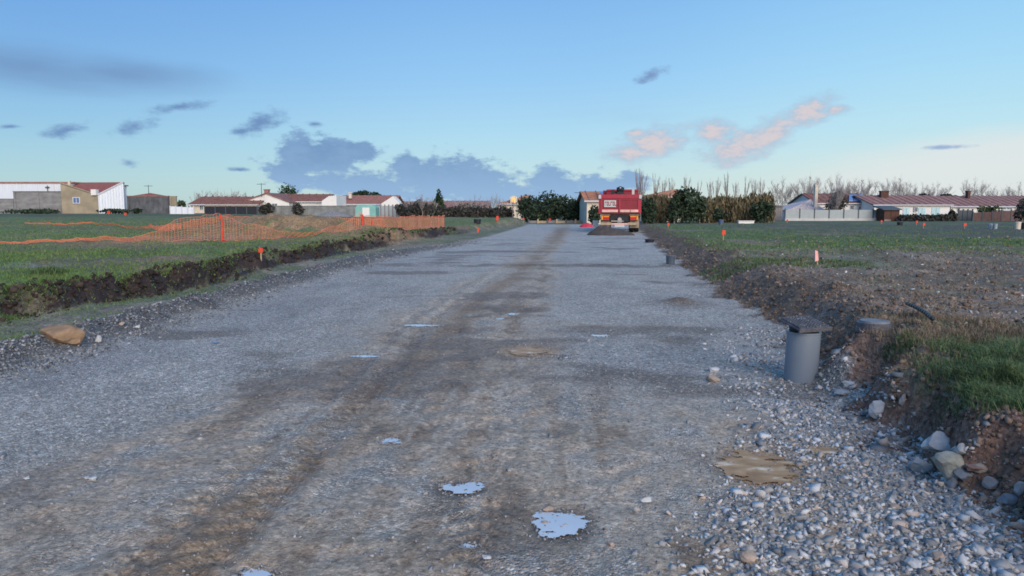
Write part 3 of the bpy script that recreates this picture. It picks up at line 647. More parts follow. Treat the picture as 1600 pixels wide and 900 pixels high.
mk('dark_timber', (.09,.045,.035), .8, .3, 4, .3); mk('grey_timber', (.21,.19,.19), .85, .2, 4, .3); mk('panel_grey', (.33,.37,.38), .7, .06, 2, .1); mk('post_dark', (.07,.085,.10), .6, .1, 4, 0)
mk('plinth', (.48,.47,.46), .85, .1, 2, .2); mk('brown_panel', (.12,.075,.07), .8, .2, 3, .2); mk('steel', (.35,.36,.38), .45, .1, 6, 0, metal=.6)
mk('bark', (.24,.21,.20), .9, .3, 3, .3); mk('twigs', (.36,.32,.31), .95, .25, 2, 0, island=.5)
mk('stake_red', (.66,.065,.03), .55, .08, 6, 0); mk('stake_pink', (.85,.42,.38), .6, .1, 6, 0); mk('stake_wood', (.45,.33,.2), .8, .2, 9, .2); mk('black_plastic', (.02,.022,.03), .5, .2, 6, .1)
NET = stops(mk('orange_net', (.75,.16,.06), .6, .15, 3, 0, island=.3), [(0,(.60,.12,.06)),(.5,(.80,.22,.12)),(1,(.9,.42,.28))])
LEAF = {}
def leafm(k, a, b, c): LEAF[k] = stops(mat('leaves_'+k, a, .7, .3, 1.0, 0, island=.6, spec=.2), [(.05, a), (.5, b), (1, c)])
leafm('dark', (.010,.018,.014), (.030,.05,.030), (.07,.10,.055)); leafm('olive', (.06,.05,.03), (.15,.125,.07), (.26,.22,.13))
leafm('hedge', (.025,.026,.026), (.06,.06,.055), (.12,.11,.10)); leafm('pine', (.010,.020,.012), (.026,.052,.026), (.06,.10,.045)); leafm('mid', (.018,.028,.014), (.05,.072,.032), (.10,.12,.055))
def px_thing(name, label, cat, px, d, group=None):
    x = WX(px, d); return thing(name, label, cat, (x, d, gz(x, d)), 0, group)
def part(name, mb, mname, parent, label=None, **k):
    o = mb.build(name, M[mname] if isinstance(mname, str) else mname, parent, **k)
    if label: o['label'] = label
    return o
def window(parent, x0, x1, z0, z1, y, fm='frame', pm='pane', name='window'):
    f = MB(); t = max(.05, (x1-x0)*.09)
    f.box(x0, x1, y-.06, y, z0, z0+t).box(x0, x1, y-.06, y, z1-t, z1).box(x0, x0+t, y-.06, y, z0+t, z1-t).box(x1-t, x1, y-.06, y, z0+t, z1-t)
    f.box((x0+x1)/2-t/3, (x0+x1)/2+t/3, y-.055, y, z0+t, z1-t)
    o = part(name, f, fm, parent); part('pane', MB().box(x0+t, x1-t, y-.03, y+.0, z0+t, z1-t), pm, o); return o
def tiles(parent, a, b, c, d, m, rows, cols, name='roof'):
    # roof plane a-b (eave) c-d (ridge): real corrugation of tile courses
    a, b, c, d = [np.array(q, float) for q in (a, b, c, d)]
    n = np.cross(b-a, d-a); n /= np.linalg.norm(n); n = n if n[2] > 0 else -n
    mb = MB(); rows = max(3, rows)
    for i in range(rows):
        u0, u1 = i/rows, (i+1)/rows
        p0, p1 = a+(d-a)*u0, b+(c-b)*u0; q0, q1 = a+(d-a)*u1, b+(c-b)*u1
        mb.add([p0+n*.09, p1+n*.09, q1+n*.03, q0+n*.03, p0-n*.1, p1-n*.1, q1-n*.1, q0-n*.1], [(0,1,2,3),(0,4,5,1),(7,6,5,4),(3,2,6,7),(0,3,7,4),(1,5,6,2)])
    w0 = np.linalg.norm(b-a); nc = int(w0/.9)
    for j in range(nc):
        t = (j+.5)/max(nc, 1); mb.tube(a+(b-a)*t+n*.07, d+(c-d)*t+n*.07, .07, .07, 4)
    return part(name, mb, m, parent)
def house(name, label, px0, px1, d, depth, ye, yr_, yb, wall, roofm, kind='ridge', hipl=0, hipr=0, group=None, over=.3, cat='house'):
    x0, x1 = WX(px0, d), WX(px1, d); zb = min(gz(x0, d), gz(x1, d))-.25; ze = WZ(ye, d); dr = d+depth/2; zr = WZ(yr_, dr)
    t = thing(name, label, cat, ((x0+x1)/2, d, zb+.25), 0, group)
    w_ = MB().box(x0, x1, d, d+depth, zb, ze-.02)
    if not hipl: w_.add([(x0, d, ze-.02), (x0, d+depth, ze-.02), (x0, dr, zr-.05), (x0+.2, d, ze-.02), (x0+.2, d+depth, ze-.02), (x0+.2, dr, zr-.05)], [(0,1,2),(5,4,3),(0,2,5,3),(1,4,5,2)])
    if not hipr: w_.add([(x1, d, ze-.02), (x1, d+depth, ze-.02), (x1, dr, zr-.05), (x1-.2, d, ze-.02), (x1-.2, d+depth, ze-.02), (x1-.2, dr, zr-.05)], [(0,2,1),(5,3,4),(0,3,5,2),(1,2,5,4)])
    part('wall', w_, wall, t)
    hl, hr = hipl*depth/2, hipr*depth/2; o = over
    A, B, Cq, Dq = (x0-o, d-o, ze-.05), (x1+o, d-o, ze-.05), (x1+o*(not hipr)-hr, dr, zr), (x0-o*(not hipl)+hl, dr, zr)
    rf = tiles(t, A, B, Cq, Dq, roofm, int(depth/2/.45), 0)
    tiles(t, (x1+o, d+depth+o, ze-.05), (x0-o, d+depth+o, ze-.05), Dq, Cq, roofm, 4, 0)
    if hipl: part('roof', MB().add([(x0-o, d-o, ze-.05), Dq, (x0-o, d+depth+o, ze-.05)], [(0,1,2)]), roofm, t)
    if hipr: part('roof', MB().add([(x1+o, d-o, ze-.05), (x1+o, d+depth+o, ze-.05), Cq], [(0,1,2)]), roofm, t)
    part('gutter', MB().tube((x0-o, d-o-.06, ze-.1), (x1+o, d-o-.06, ze-.1), .07, .07, 5), 'frame', t)
    t['_'] = 0; del t['_']
    return t, rf, (x0, x1, zb, ze, zr, dr)
def chimney(rf, px, d, yt, yb, wpx, m='cream_render'):
    x0, x1 = WX(px-wpx/2, d), WX(px+wpx/2, d); z1, z0 = WZ(yt, d), WZ(yb, d)
    mb = MB().box(x0, x1, d-.3, d+.3, z0, z1).box(x0-.07, x1+.07, d-.37, d+.37, z1, z1+.12)
    return part('chimney', mb, m, rf)
def antenna(label, px, d, yt, yb):
    x = WX(px, d); z0, z1 = WZ(yb, d), WZ(yt, d); t = thing('aerial', label, 'aerial', (x, d, z0))
    part('mast', MB().tube((x, d, z0), (x, d, z1), .05, .04, 5), 'post_dark', t)
    mb = MB().tube((x-.6, d, z1-.15), (x+.6, d, z1-.15), .03, .03, 4)
    for k in range(5): mb.tube((x-.5+k*.25, d-.3, z1-.15), (x-.5+k*.25, d+.3, z1-.15), .02, .02, 4)
    part('crossbar', mb, 'post_dark', t)

# ---- left warehouse group (about 95 m away)
D = 96
x0, x1 = WX(-60, D), WX(99.5, D); zg = gz(WX(40, D), D)-.3; zt = WZ(285.5, D)
t = thing('warehouse', 'long low white warehouse with a thin red coping at the left edge', 'warehouse', ((x0+x1)/2, D+2, zg+.3))
part('wall', MB().box(x0, x1, D+2, D+16, zg, zt), 'white_cladding', t)
part('coping', MB().box(x0-.1, x1+.25, D+1.85, D+16.1, zt, zt+.18), 'coping', t)
part('flue', MB().tube((WX(62, D), D+1.9, zt-1.9), (WX(62, D), D+1.9, zt-.3), .05, .05, 6).box(WX(62, D)-.25, WX(62, D)+.25, D+1.8, D+1.95, zt-.6, zt-.45), 'post_dark', t)
part('pier', MB().box(WX(96, D), WX(99.5, D), D+1.7, D+2, zg, zt+.3), 'cream_render', t)
for k, px in enumerate((20, 46, 72)): part('cladding_joint', MB().box(WX(px, D)-.04, WX(px, D)+.04, D+1.96, D+2, zg+2, zt-.05), 'frame', t)
def yard_wall(name, label, pa, pb, d, yt, m, cop='coping', grp=None, npil=4):
    a, b = WX(pa, d), WX(pb, d); z0 = min(gz(a, d), gz(b, d))-.3; z1 = WZ(yt, d)
    t = thing(name, label, 'wall', ((a+b)/2, d, z0+.3), 0, grp)
    part('wall', MB().box(a, b, d, d+.25, z0, z1), m, t); part('coping', MB().box(a-.04, b+.04, d-.05, d+.3, z1, z1+.1), cop, t)
    n = max(1, int(abs(b-a)/3))
    for k in range(n+1):
        x = a+.15+(b-a-.3)*k/n; part('pillar', MB().box(x-.13, x+.13, d-.08, d, z0, z1-.02), m, t)
    return t
yard_wall('concrete_wall', 'lower grey concrete yard wall at the far left edge', -70, 22, D-1.6, 311.5, 'concrete_wall', 'concrete_wall')
yard_wall('concrete_wall', 'taller stained grey concrete wall in front of the white warehouse', 22.5, 99, D-1.9, 300, 'concrete_wall', 'dark_concrete')
# gabled building with red roof sloping down to its corner
dc, db = D-3, D+4
Lx, Cx, Rx = WX(99.8, dc+1), WX(154, dc), WX(197, dc+1)
zL, zC, zR = WZ(286, db), WZ(305, dc), WZ(285.5, db); zr = WZ(284.5, db+.5)
t = thing('barn', 'barn with a red tiled roof between a beige wall and a white wall', 'barn', (Cx, dc, zg+.3))
def wallprism(a, b, za, zb_, th, zbase):
    (ax, ay), (bx, by) = a, b
    n = np.array([by-ay, -(bx-ax)]); n = n/np.linalg.norm(n)*th
    P = [(ax,ay,zbase),(bx,by,zbase),(bx,by,zb_),(ax,ay,za)]; Q_ = [(x-n[0], y-n[1], z) for x, y, z in P]
    return MB().add(P+Q_, [(0,1,2,3),(7,6,5,4),(0,4,5,1),(1,5,6,2),(2,6,7,3),(3,7,4,0)])
bw = part('wall', wallprism((Lx, dc+.6), (Cx, dc), WZ(286, dc+.6), zC, .3, zg), 'beige_render', t, 'beige rendered wall with two small windows')
ww = part('wall', wallprism((Cx+.02, dc), (Rx, dc+.6), zC+.05, WZ(285.5, dc+.6), .3, zg), 'white_cladding', t, 'white panelled wall')
part('wall', MB().box(WX(103, db+3), WX(195.5, db+3), db+3, db+3.3, zg, zr-.8), 'beige_render', t)
ridL, ridR = (WX(101, db), db, WZ(285.2, db)), (WX(196.6, db), db, WZ(284.6, db))
part('roof', MB().add([(Cx, dc+.1, zC-.05), ridL, ridR, (Lx, dc+.7, WZ(286.5, dc+.7)), (Rx, dc+.7, WZ(286, dc+.7))], [(0,2,1),(0,1,3),(0,4,2)]), 'red_tiles', t)
part('roof', MB().slab(ridL, ridR, (WX(196, db+3.3), db+3.3, zr-.6), (WX(102, db+3.3), db+3.3, zr-.6), .15), 'red_tiles', t)
part('wall', MB().add([(Rx-.1, dc+.9, zg), (WX(196.4, db+3.3), db+3.3, zg), (WX(196.4, db+3.3), db+3.3, zr-.8), (WX(196.4, db), db, zr-.3), (Rx-.1, dc+.9, WZ(287, dc+.9))], [(0,1,2,3,4)]), 'white_cladding', t)
for k in range(9):
    f = k/9; ax, bx = Cx+(Rx-Cx)*(k+.5)/9, dc+.6*(k+.5)/9; zt_ = zC+(WZ(285.5, dc+.6)-zC)*(k+.5)/9
    part('cladding_rib', MB().box(ax-.03, ax+.03, bx-.06, bx+.0, zg, zt_-.1), 'white_cladding', t)
part('verge', MB().tube((Cx, dc-.05, zC+.05), (Rx, dc+.55, WZ(285.5, dc+.6)+.05), .09, .09, 5), 'frame', t); part('verge', MB().tube((Lx, dc+.5, WZ(286, dc+.6)+.04), (Cx, dc-.05, zC+.04), .07, .07, 5), 'beige_render', t)
for px, yy in ((118, 313), (137.5, 314)):
    xx = WX(px, dc); window(t, xx-.45, xx+.45, WZ(yy+5, dc), WZ(yy-5, dc), dc+.3, 'frame', 'solar')
ch = part('chimney', MB().box(WX(145, dc), WX(153, dc), dc-.25, dc+.4, WZ(305, dc), WZ(296, dc)), 'white_render', t)
yard_wall('concrete_wall', 'dark stained concrete building wall right of the barn', 199, 264, D-2, 307, 'dark_concrete')
yard_wall('concrete_wall', 'short beige wall end beside the dark wall', 265.5, 276, D+2, 307.5, 'beige_render', 'beige_render')
hx = WX(236, D+14); t = thing('house', 'small hipped red roof peeping over the dark concrete wall', 'house', (hx, D+14, zg))
zz = WZ(307, D+14); part('roof', MB().add([(hx-2.2, D+12, zz),(hx+2.2, D+12, zz),(hx+2.2, D+16, zz),(hx-2.2, D+16, zz),(hx, D+14, WZ(301.5, D+14))], [(0,1,4),(1,2,4),(2,3,4),(3,0,4)]), 'red_tiles', t)
part('wall', MB().box(hx-2, hx+2, D+12.2, D+15.8, zg, zz), 'cream_render', t)
antenna('thin aerial above the small red hipped roof', 233.5, D+13, 289, 303)
a, b = WX(266, 88), WX(303, 88); t = thing('sheet_fence', 'low white sheet fence between the concrete wall and the long brown roof', 'fence', ((a+b)/2, 88, gz(a, 88)))
for k in range(4): part('sheet', MB().box(a+(b-a)*k/4+.02, a+(b-a)*(k+1)/4-.02, 88, 88.05, gz(a, 88)-.1, WZ(322.5+k*.5, 88)), 'white_cladding', t)
for k in range(5): part('post', MB().box(a+(b-a)*k/4-.04, a+(b-a)*k/4+.04, 87.9, 88, gz(a, 88)-.1, WZ(321.5, 88)), 'frame', t)

# ---- houses, left of centre
def win_px(t, px0, px1, y0, y1, d, **k): return window(t, WX(px0, d), WX(px1, d), WZ(y1, d), WZ(y0, d), d, **k)
t, rf, g = house('house', 'long house with a dark brown roof behind the black fence', 298, 402, 100, 9, 319, 307.5, 334, 'cream_render', 'brown_tiles')
win_px(t, 312, 318, 321, 328, 100); win_px(t, 356, 362, 321, 328, 100)
D2 = 104
# white house: wide gable at left, ridge roof running right
t, rf, g = house('house', 'white house with a broad gable and a brown roof left of the road', 436, 506, D2+1, 9, 314.5, 303.5, 336, 'white_render', 'brown_tiles')
gx0, gxm, gx1 = WX(386, D2-2), WX(417, D2-2), WX(452, D2-2); zgd = gz(gxm, D2)-.2
part('gable', MB().prism([(gx0, zgd), (gx1, zgd), (gx1, WZ(315.5, D2-2)), (gxm, WZ(301.5, D2-2)), (gx0, WZ(312.5, D2-2))], D2-2, D2+8), 'white_render', t)
part('roof', MB().slab((gxm, D2-2.2, WZ(301, D2-2.2)), (gx1+.2, D2-2.2, WZ(315.3, D2-2.2)), (gx1+.2, D2+8, WZ(315.3, D2)), (gxm, D2+8, WZ(301, D2)), .15), 'brown_tiles', t)
part('roof', MB().slab((gx0-.2, D2-2.2, WZ(312.6, D2-2.2)), (gxm, D2-2.2, WZ(301, D2-2.2)), (gxm, D2+8, WZ(301, D2)), (gx0-.2, D2+8, WZ(312.6, D2)), .15), 'brown_tiles', t)
rx0, rxm, rx1 = WX(503, D2-2), WX(514, D2-2), WX(526, D2-2)
part('gable', MB().prism([(rx0, zgd), (rx1, zgd), (rx1, WZ(305, D2-2)), (rxm, WZ(306.5, D2-2)), (rx0, WZ(314, D2-2))], D2-2, D2+4), 'white_render', t)
win_px(t, 425, 434, 317.5, 324, D2-2); win_px(t, 462, 470, 317, 325, D2+1)
chimney(rf, 418, D2+3, 297, 306, 7, 'coping')
antenna('tall thin aerial above the white gable house', 409.5, D2-3, 286, 308)
t, rf, g = house('house', 'house with a reddish roof and white right gable, behind the teal container', 527, 614, 108, 10, 318.5, 305.5, 336, 'white_render', 'coping')
win_px(t, 574, 579, 320, 326, 108); win_px(t, 598, 603, 320, 326, 108); chimney(rf, 548, 110, 302, 310, 4)
hx0, hx1 = WX(596, 105), WX(624, 105)
part('gable', MB().prism([(hx0, zgd), (hx1, zgd), (hx1, WZ(317, 105)), (WX(614, 105), WZ(306.5, 105)), (hx0, WZ(318, 105))], 105, 108), 'white_render', t)
yard_wall('block_wall', 'long grey block wall in front of the white house', 402, 556, 92, 322.5, 'block_wall', 'block_wall')
# black fence with pale posts
a, b = WX(320, 90), WX(402, 90); t = thing('mesh_fence', 'black screened fence below the long brown roof', 'fence', ((a+b)/2, 90, gz(a, 90)))
for k in range(5):
    u, v = a+(b-a)*k/5, a+(b-a)*(k+1)/5; part('screen', MB().box(u+.05, v-.05, 90, 90.04, gz(u, 90), WZ(322.5, 90)), 'black_plastic', t)
for k in range(6): u = a+(b-a)*k/5; part('post', MB().box(u-.05, u+.05, 89.9, 90.02, gz(u, 90)-.1, WZ(321.5, 90)), 'post_dark', t)
part('top_rail', MB().box(a, b, 90.06, 90.5, WZ(321.8, 90), WZ(319.8, 90)), 'beige_render', t)
# teal container
d = 84; a, b = WX(555, d), WX(587, d); zb, z1 = gz(a, d), WZ(319.5, d)
t = thing('container', 'pale teal rounded site container with a white door', 'container', ((a+b)/2, d, zb))
w2 = (b-a)/2; xm = (a+b)/2
part('body', MB().prism([(a, zb), (b, zb), (b, z1-.35), (b-.3, z1), (a+.3, z1), (a, z1-.35)], d, d+2.2), 'teal_paint', t)
part('door', MB().box(xm-.35, xm+.45, d-.05, d, zb+.1, z1-.35), 'white_render', t); part('skid', MB().box(a+.1, b-.1, d-.02, d+.1, zb-.15, zb+.05), 'post_dark', t)
# light board fence
def board_fence(name, label, pa, pb, d, yt, mp, mpost, n, base=None, ybase=None, tall=.12, ribs=0, yt2=None):
    a, b = WX(pa, d), WX(pb, d); t = thing(name, label, 'fence', ((a+b)/2, d, gz((a+b)/2, d)))
    for k in range(n):
        u, v = a+(b-a)*k/n, a+(b-a)*(k+1)/n; z0 = min(gz(u, d), gz(v, d))-.15; y_ = yt+((yt2 or yt)-yt)*(k+.5)/n; z1 = WZ(y_, d); zp = z0
        if base: zp = WZ(ybase, d); part('plinth', MB().box(u, v-.01, d-.12, d+.12, z0, zp), base, t)
        pn = part('panel', MB().box(u+.06, v-.06, d-.02, d+.02, zp+.01, z1-.03), mp, t)
        for j in range(ribs): zz = zp+(z1-zp)*(j+1)/(ribs+1); part('slat_joint', MB().box(u+.07, v-.07, d-.03, d-.02, zz-.012, zz+.012), mpost, pn)
    for k in range(n+1):
        u = a+(b-a)*k/n; y_ = yt+((yt2 or yt)-yt)*k/n
        part('post', MB().box(u-.06, u+.06, d-.07, d+.07, gz(u, d)-.1 if not base else WZ(ybase, d), WZ(y_, d)+tall), mpost, t)
    return t
board_fence('board_fence', 'pale upright board fence right of the teal container', 589, 626, 90, 321, 'panel_grey', 'grey_timber', 6)
# low houses centre
t, rf, g = house('house', 'low pinkish roof behind the big bare bush', 628, 690, 120, 9, 322, 315, 338, 'cream_render', 'pink_tiles'); win_px(t, 665, 670, 324, 330, 120)
t, rf, g = house('house', 'low pink roofed house right of the pointed conifer', 684, 762, 118, 10, 324, 314, 338, 'cream_render', 'pink_tiles'); win_px(t, 700, 705, 326, 332, 118); chimney(rf, 690, 122, 310, 318, 4)
t, rf, g = house('house', 'house with an orange glowing window left of the dark trees', 778, 816, 100, 9, 318, 305.5, 338, 'cream_render', 'orange_tiles', hipl=1)
LIT = mat('lit_window', (1,.5,.1), .3, .02, 2, 0, emit=((1.0,.36,.08), .75)); win_px(t, 799.5, 805.5, 310.5, 315.5, 99.9, pm=LIT) if False else None
wn = window(t, WX(799, 99.6), WX(806, 99.6), WZ(317, 99.6), WZ(309, 99.6), 99.6, 'frame', LIT); wn['label'] = 'window glowing orange'
part('dormer', MB().prism([(WX(797, 99.7), WZ(319, 99.7)), (WX(808, 99.7), WZ(319, 99.7)), (WX(808, 99.7), WZ(308, 99.7)), (WX(802.5, 99.7), WZ(305.5, 99.7)), (WX(797, 99.7), WZ(308, 99.7))], 99.7, 103), 'cream_render', t)
t, rf, g = house('house', 'cream house with an orange roof partly hidden by the red truck', 917, 975, 72, 8, 313, 299.5, 343, 'cream_render', 'orange_tiles'); 
part('solar_panel', MB().slab((WX(936, 71.8), 71.8, WZ(308.5, 71.8)), (WX(948, 71.8), 71.8, WZ(308.5, 71.8)), (WX(948, 74), 74, WZ(301, 74)), (WX(936, 74), 74, WZ(301, 74)), -.12), 'solar', rf)
t, rf, g = house('house', 'orange roof showing above the olive hedge right of the truck', 1012, 1066, 82, 8, 307, 297, 338, 'cream_render', 'orange_tiles', hipl=1)
antenna('thin aerial left of the truck over the dark trees', 905.5, 85, 299, 318)

# ---- right side
d = 90
a, b = WX(1206, 93), WX(1223, 93); zb = gz(a, 93); t = thing('shed', 'grey timber shed between the hedge and the panel fence', 'shed', ((a+b)/2, 93, zb))
nb = 5
for k in range(nb): part('board', MB().box(a+(b-a)*k/nb+.01, a+(b-a)*(k+1)/nb-.01, 93, 93.06, zb-.1, WZ(321.5, 93)), 'grey_timber', t)
part('body', MB().box(a+.03, b-.03, 93.06, 95, zb-.1, WZ(322, 93)), 'grey_timber', t); part('roof', MB().slab((a-.1, 92.8, WZ(321.5, 93)), (b+.1, 92.8, WZ(321.5, 93)), (b+.1, 95.2, WZ(320, 93)), (a-.1, 95.2, WZ(320, 93)), .08), 'grey_timber', t)
board_fence('panel_fence', 'light grey panel fence with dark posts on a white plinth', 1227, 1387.5, d, 327.5, 'panel_grey', 'post_dark', 7, 'plinth', 341.3, ribs=0)
# shed brown
a, b = WX(1381, 88), WX(1406, 88); zb = gz(a, 88)-.1; t = thing('garden_shed', 'dark brown garden shed at the end of the panel fence', 'shed', ((a+b)/2, 88, zb+.1))
part('wall', MB().box(a+.1, b, 88, 90, zb, WZ(326, 88)), 'dark_timber', t)
part('roof', MB().slab((a-.25, 87.7, WZ(326.5, 88)), (b+.15, 87.7, WZ(326.5, 88)), (b+.15, 90.2, WZ(321.5, 88)), (a-.25, 90.2, WZ(321.5, 88)), .12), 'post_dark', t)
part('door', MB().box(a+.9, b-.35, 87.95, 88, zb+.1, WZ(328, 88)), 'dark_timber', t); part('skirting', MB().box(a+.1, b, 87.97, 88.0, zb, zb+.3), 'grey_timber', t)
# house A: pale low roof + brown roof with solar panels
t, rf, g = house('house', 'house with a pale low roof and tall chimney behind the panel fence', 1234, 1284, 98, 9, 327.5, 313, 344, 'white_render', stops(mk('pale_tiles', (.5,.42,.4), .85, .2, 2, .4), [(0,(.40,.34,.34)),(1,(.6,.54,.53))]), hipl=1)
chimney(rf, 1273.5, 99, 290.5, 325, 4.5, 'cream_render')
t, rf, g = house('house', 'brown roofed house with solar panels behind the tall bare tree', 1276, 1364, 104, 10, 317, 302.5, 344, 'white_render', 'brown_tiles')
for k in range(3):
    u0, u1 = 1326+k*7.2, 1332.6+k*7.2
    y0_, y1_ = 103.9, 107.3; part('solar_panel', MB().slab((WX(u0, y0_), y0_, WZ(314.6, y0_)), (WX(u1, y0_), y0_, WZ(314.6, y0_)), (WX(u1, y1_), y1_, WZ(304.6, y1_)), (WX(u0, y1_), y1_, WZ(304.6, y1_)), -.08), 'solar', rf)
win_px(t, 1341, 1350, 322.5, 329, 104); win_px(t, 1328, 1334, 321, 327, 104)
# house B
t, rf, g = house('house', 'white house with pale blue shutters and a long pinkish roof', 1366, 1484, 100, 11, 319.5, 305.5, 344, 'white_render', 'pink_tiles')
for p0, p1, y0, y1 in ((1411,1421,325,341), (1435,1446,325,341), (1456,1469,324,341)):
    x0_, x1_ = WX(p0, 100), WX(p1, 100); xm = (x0_+x1_)/2
    f = part('shutter_door', MB().box(x0_, xm-.02, 99.93, 100, WZ(y1, 100), WZ(y0, 100)).box(xm+.02, x1_, 99.93, 100, WZ(y1, 100), WZ(y0, 100)), 'shutter', t)
win_px(t, 1428, 1434, 323, 331, 99.9); chimney(rf, 1380, 104, 299.5, 309, 12, 'dark_timber')
# house C
t, rf, g = house('house', 'rightmost house with a long reddish brown roof behind the brown fence', 1486, 1640, 102, 11, 322, 306.5, 344, 'white_render', 'pink_tiles')
win_px(t, 1495, 1500, 324, 331, 102); chimney(rf, 1511, 106, 299.5, 309, 4, 'dark_timber'); win_px(t, 1562, 1583, 323.5, 329, 101.9)
board_fence('panel_fence', 'brown panel fence along the right edge', 1521, 1640, 88, 332, 'brown_panel', 'post_dark', 8, yt2=325.5)
board_fence('panel_fence', 'short dark green fence left of the brown panel fence', 1498, 1520, 90, 328, 'post_dark', 'post_dark', 3)

# ---- vegetation
def merge_quads(V, name, m): 
    n = len(V)//4; return npmesh(name, V, np.arange(4*n).reshape(-1, 4), m)
def leaves_mesh(name, clumps, n, size, m, seed=0, vert=False, hollow=.35):
    rng = np.random.default_rng(seed); cl = np.array(clumps, float)   # x y z rx ry rz
    vol = cl[:, 3]*cl[:, 4]*cl[:, 5]; pick = rng.choice(len(cl), n, p=vol**.8/np.sum(vol**.8))
    u = rng.normal(0, 1, (n, 3)); u /= np.linalg.norm(u, axis=1)[:, None]; r = (hollow+(1-hollow)*rng.uniform(0, 1, n)**.6)*(1+rng.normal(0, .09, n))
    P = cl[pick, :3]+u*r[:, None]*cl[pick, 3:]
    P[:, 2] = np.maximum(P[:, 2], .05)
    a = rng.normal(0, 1, (n, 3)); 
    if vert: a = a*.25+np.array([0, 0, 1.0])
    a /= np.linalg.norm(a, axis=1)[:, None]; b = np.cross(a, rng.normal(0, 1, (n, 3))); b /= np.linalg.norm(b, axis=1)[:, None]
    s = size*rng.uniform(.5, 1.4, n)[:, None]; la, lb = a*s*(1.6 if vert else 1), b*s*(.55 if vert else .6)
    V = np.stack([P-la, P-lb*1.0, P+la, P+lb], 1).reshape(-1, 3)
    return merge_quads(V, name, m)
def trunk_mb(h, r, lean=0, limbs=5, seed=0):
    rg = random.Random(seed); mb = MB(); p = np.array([0., 0, -.2]); pts = [p]
    for k in range(4): p = p+np.array([rg.uniform(-.08, .08)*h*.4+lean*.2, rg.uniform(-.08, .08)*h*.3, h*.27]); pts.append(p)
    for k in range(4): mb.tube(pts[k], pts[k+1], r*(1-.2*k), r*(1-.2*(k+1)), 6)
    for k in range(limbs):
        q = pts[2+k % 3]; mb.tube(q, q+np.array([rg.uniform(-.4, .4)*h, rg.uniform(-.3, .3)*h, rg.uniform(.1, .35)*h]), r*.4, r*.12, 5)
    return mb
def shrub(label, px, d, ytop, wpx, kind='dark', shape='round', name='shrub', cat='shrub', n=1500, group=None, ybase=None, seed=None, size=None):
    x = WX(px, d); z = gz(x, d); H = WZ(ytop, d)-z; R = wpx/2/F*d; seed = seed if seed is not None else int(px*7+d)
    rg = random.Random(seed); t = thing(name, label, cat, (x, d, z), 0, group)
    cl = []
    if shape == 'round':
        for k in range(9): cl.append((rg.uniform(-.6, .6)*R, rg.uniform(-.4, .4)*R, H*rg.uniform(.25, .72), R*rg.uniform(.32, .55), R*.5, H*rg.uniform(.2, .34)))
        cl.append((0, 0, H*.45, R*.85, R*.7, H*.45)); cl.append((rg.uniform(-.2,.2)*R, 0, H*.7, R*.5, R*.5, H*.3))
    elif shape == 'cone':
        for k in range(7): f = k/7; cl.append((rg.uniform(-.1, .1)*R, 0, H*(.12+.8*f), R*(1-f)*.9+.1, R*(1-f)*.8+.1, H*.13))
    elif shape == 'umbrella':
        for k in range(9): a_ = rg.uniform(-1, 1); cl.append((a_*R*.8, rg.uniform(-.4, .4)*R, H*(.86-.10*abs(a_)), R*.36, R*.4, H*.11))
    elif shape == 'box':
        for k in range(8): cl.append(((k+.5-4)/4*R, 0, H*rg.uniform(.4, .52), R*.2, .6, H*rg.uniform(.42, .52)))
    elif shape == 'bamboo':
        for k in range(10): cl.append(((k+.5-5)/5*R, rg.uniform(-.4,.4), H*(.47-.06*abs(k-4.5)/4.5)*rg.uniform(.92,1.02), R*.2, .7, H*rg.uniform(.42, .48)))
    part('trunk', trunk_mb(H*(.6 if shape != 'bamboo' else .35) if shape != 'umbrella' else H*.8, max(.06, H*.025), 0, 5, seed), 'stake_bark' if 0 else 'bark', t, local=True)
    me = leaves_mesh('crown', cl, n, size or max(.12, .10+d*.0007), LEAF[kind], seed, shape == 'bamboo')
    link('crown' if cat == 'tree' else 'foliage', me, t)
    return t
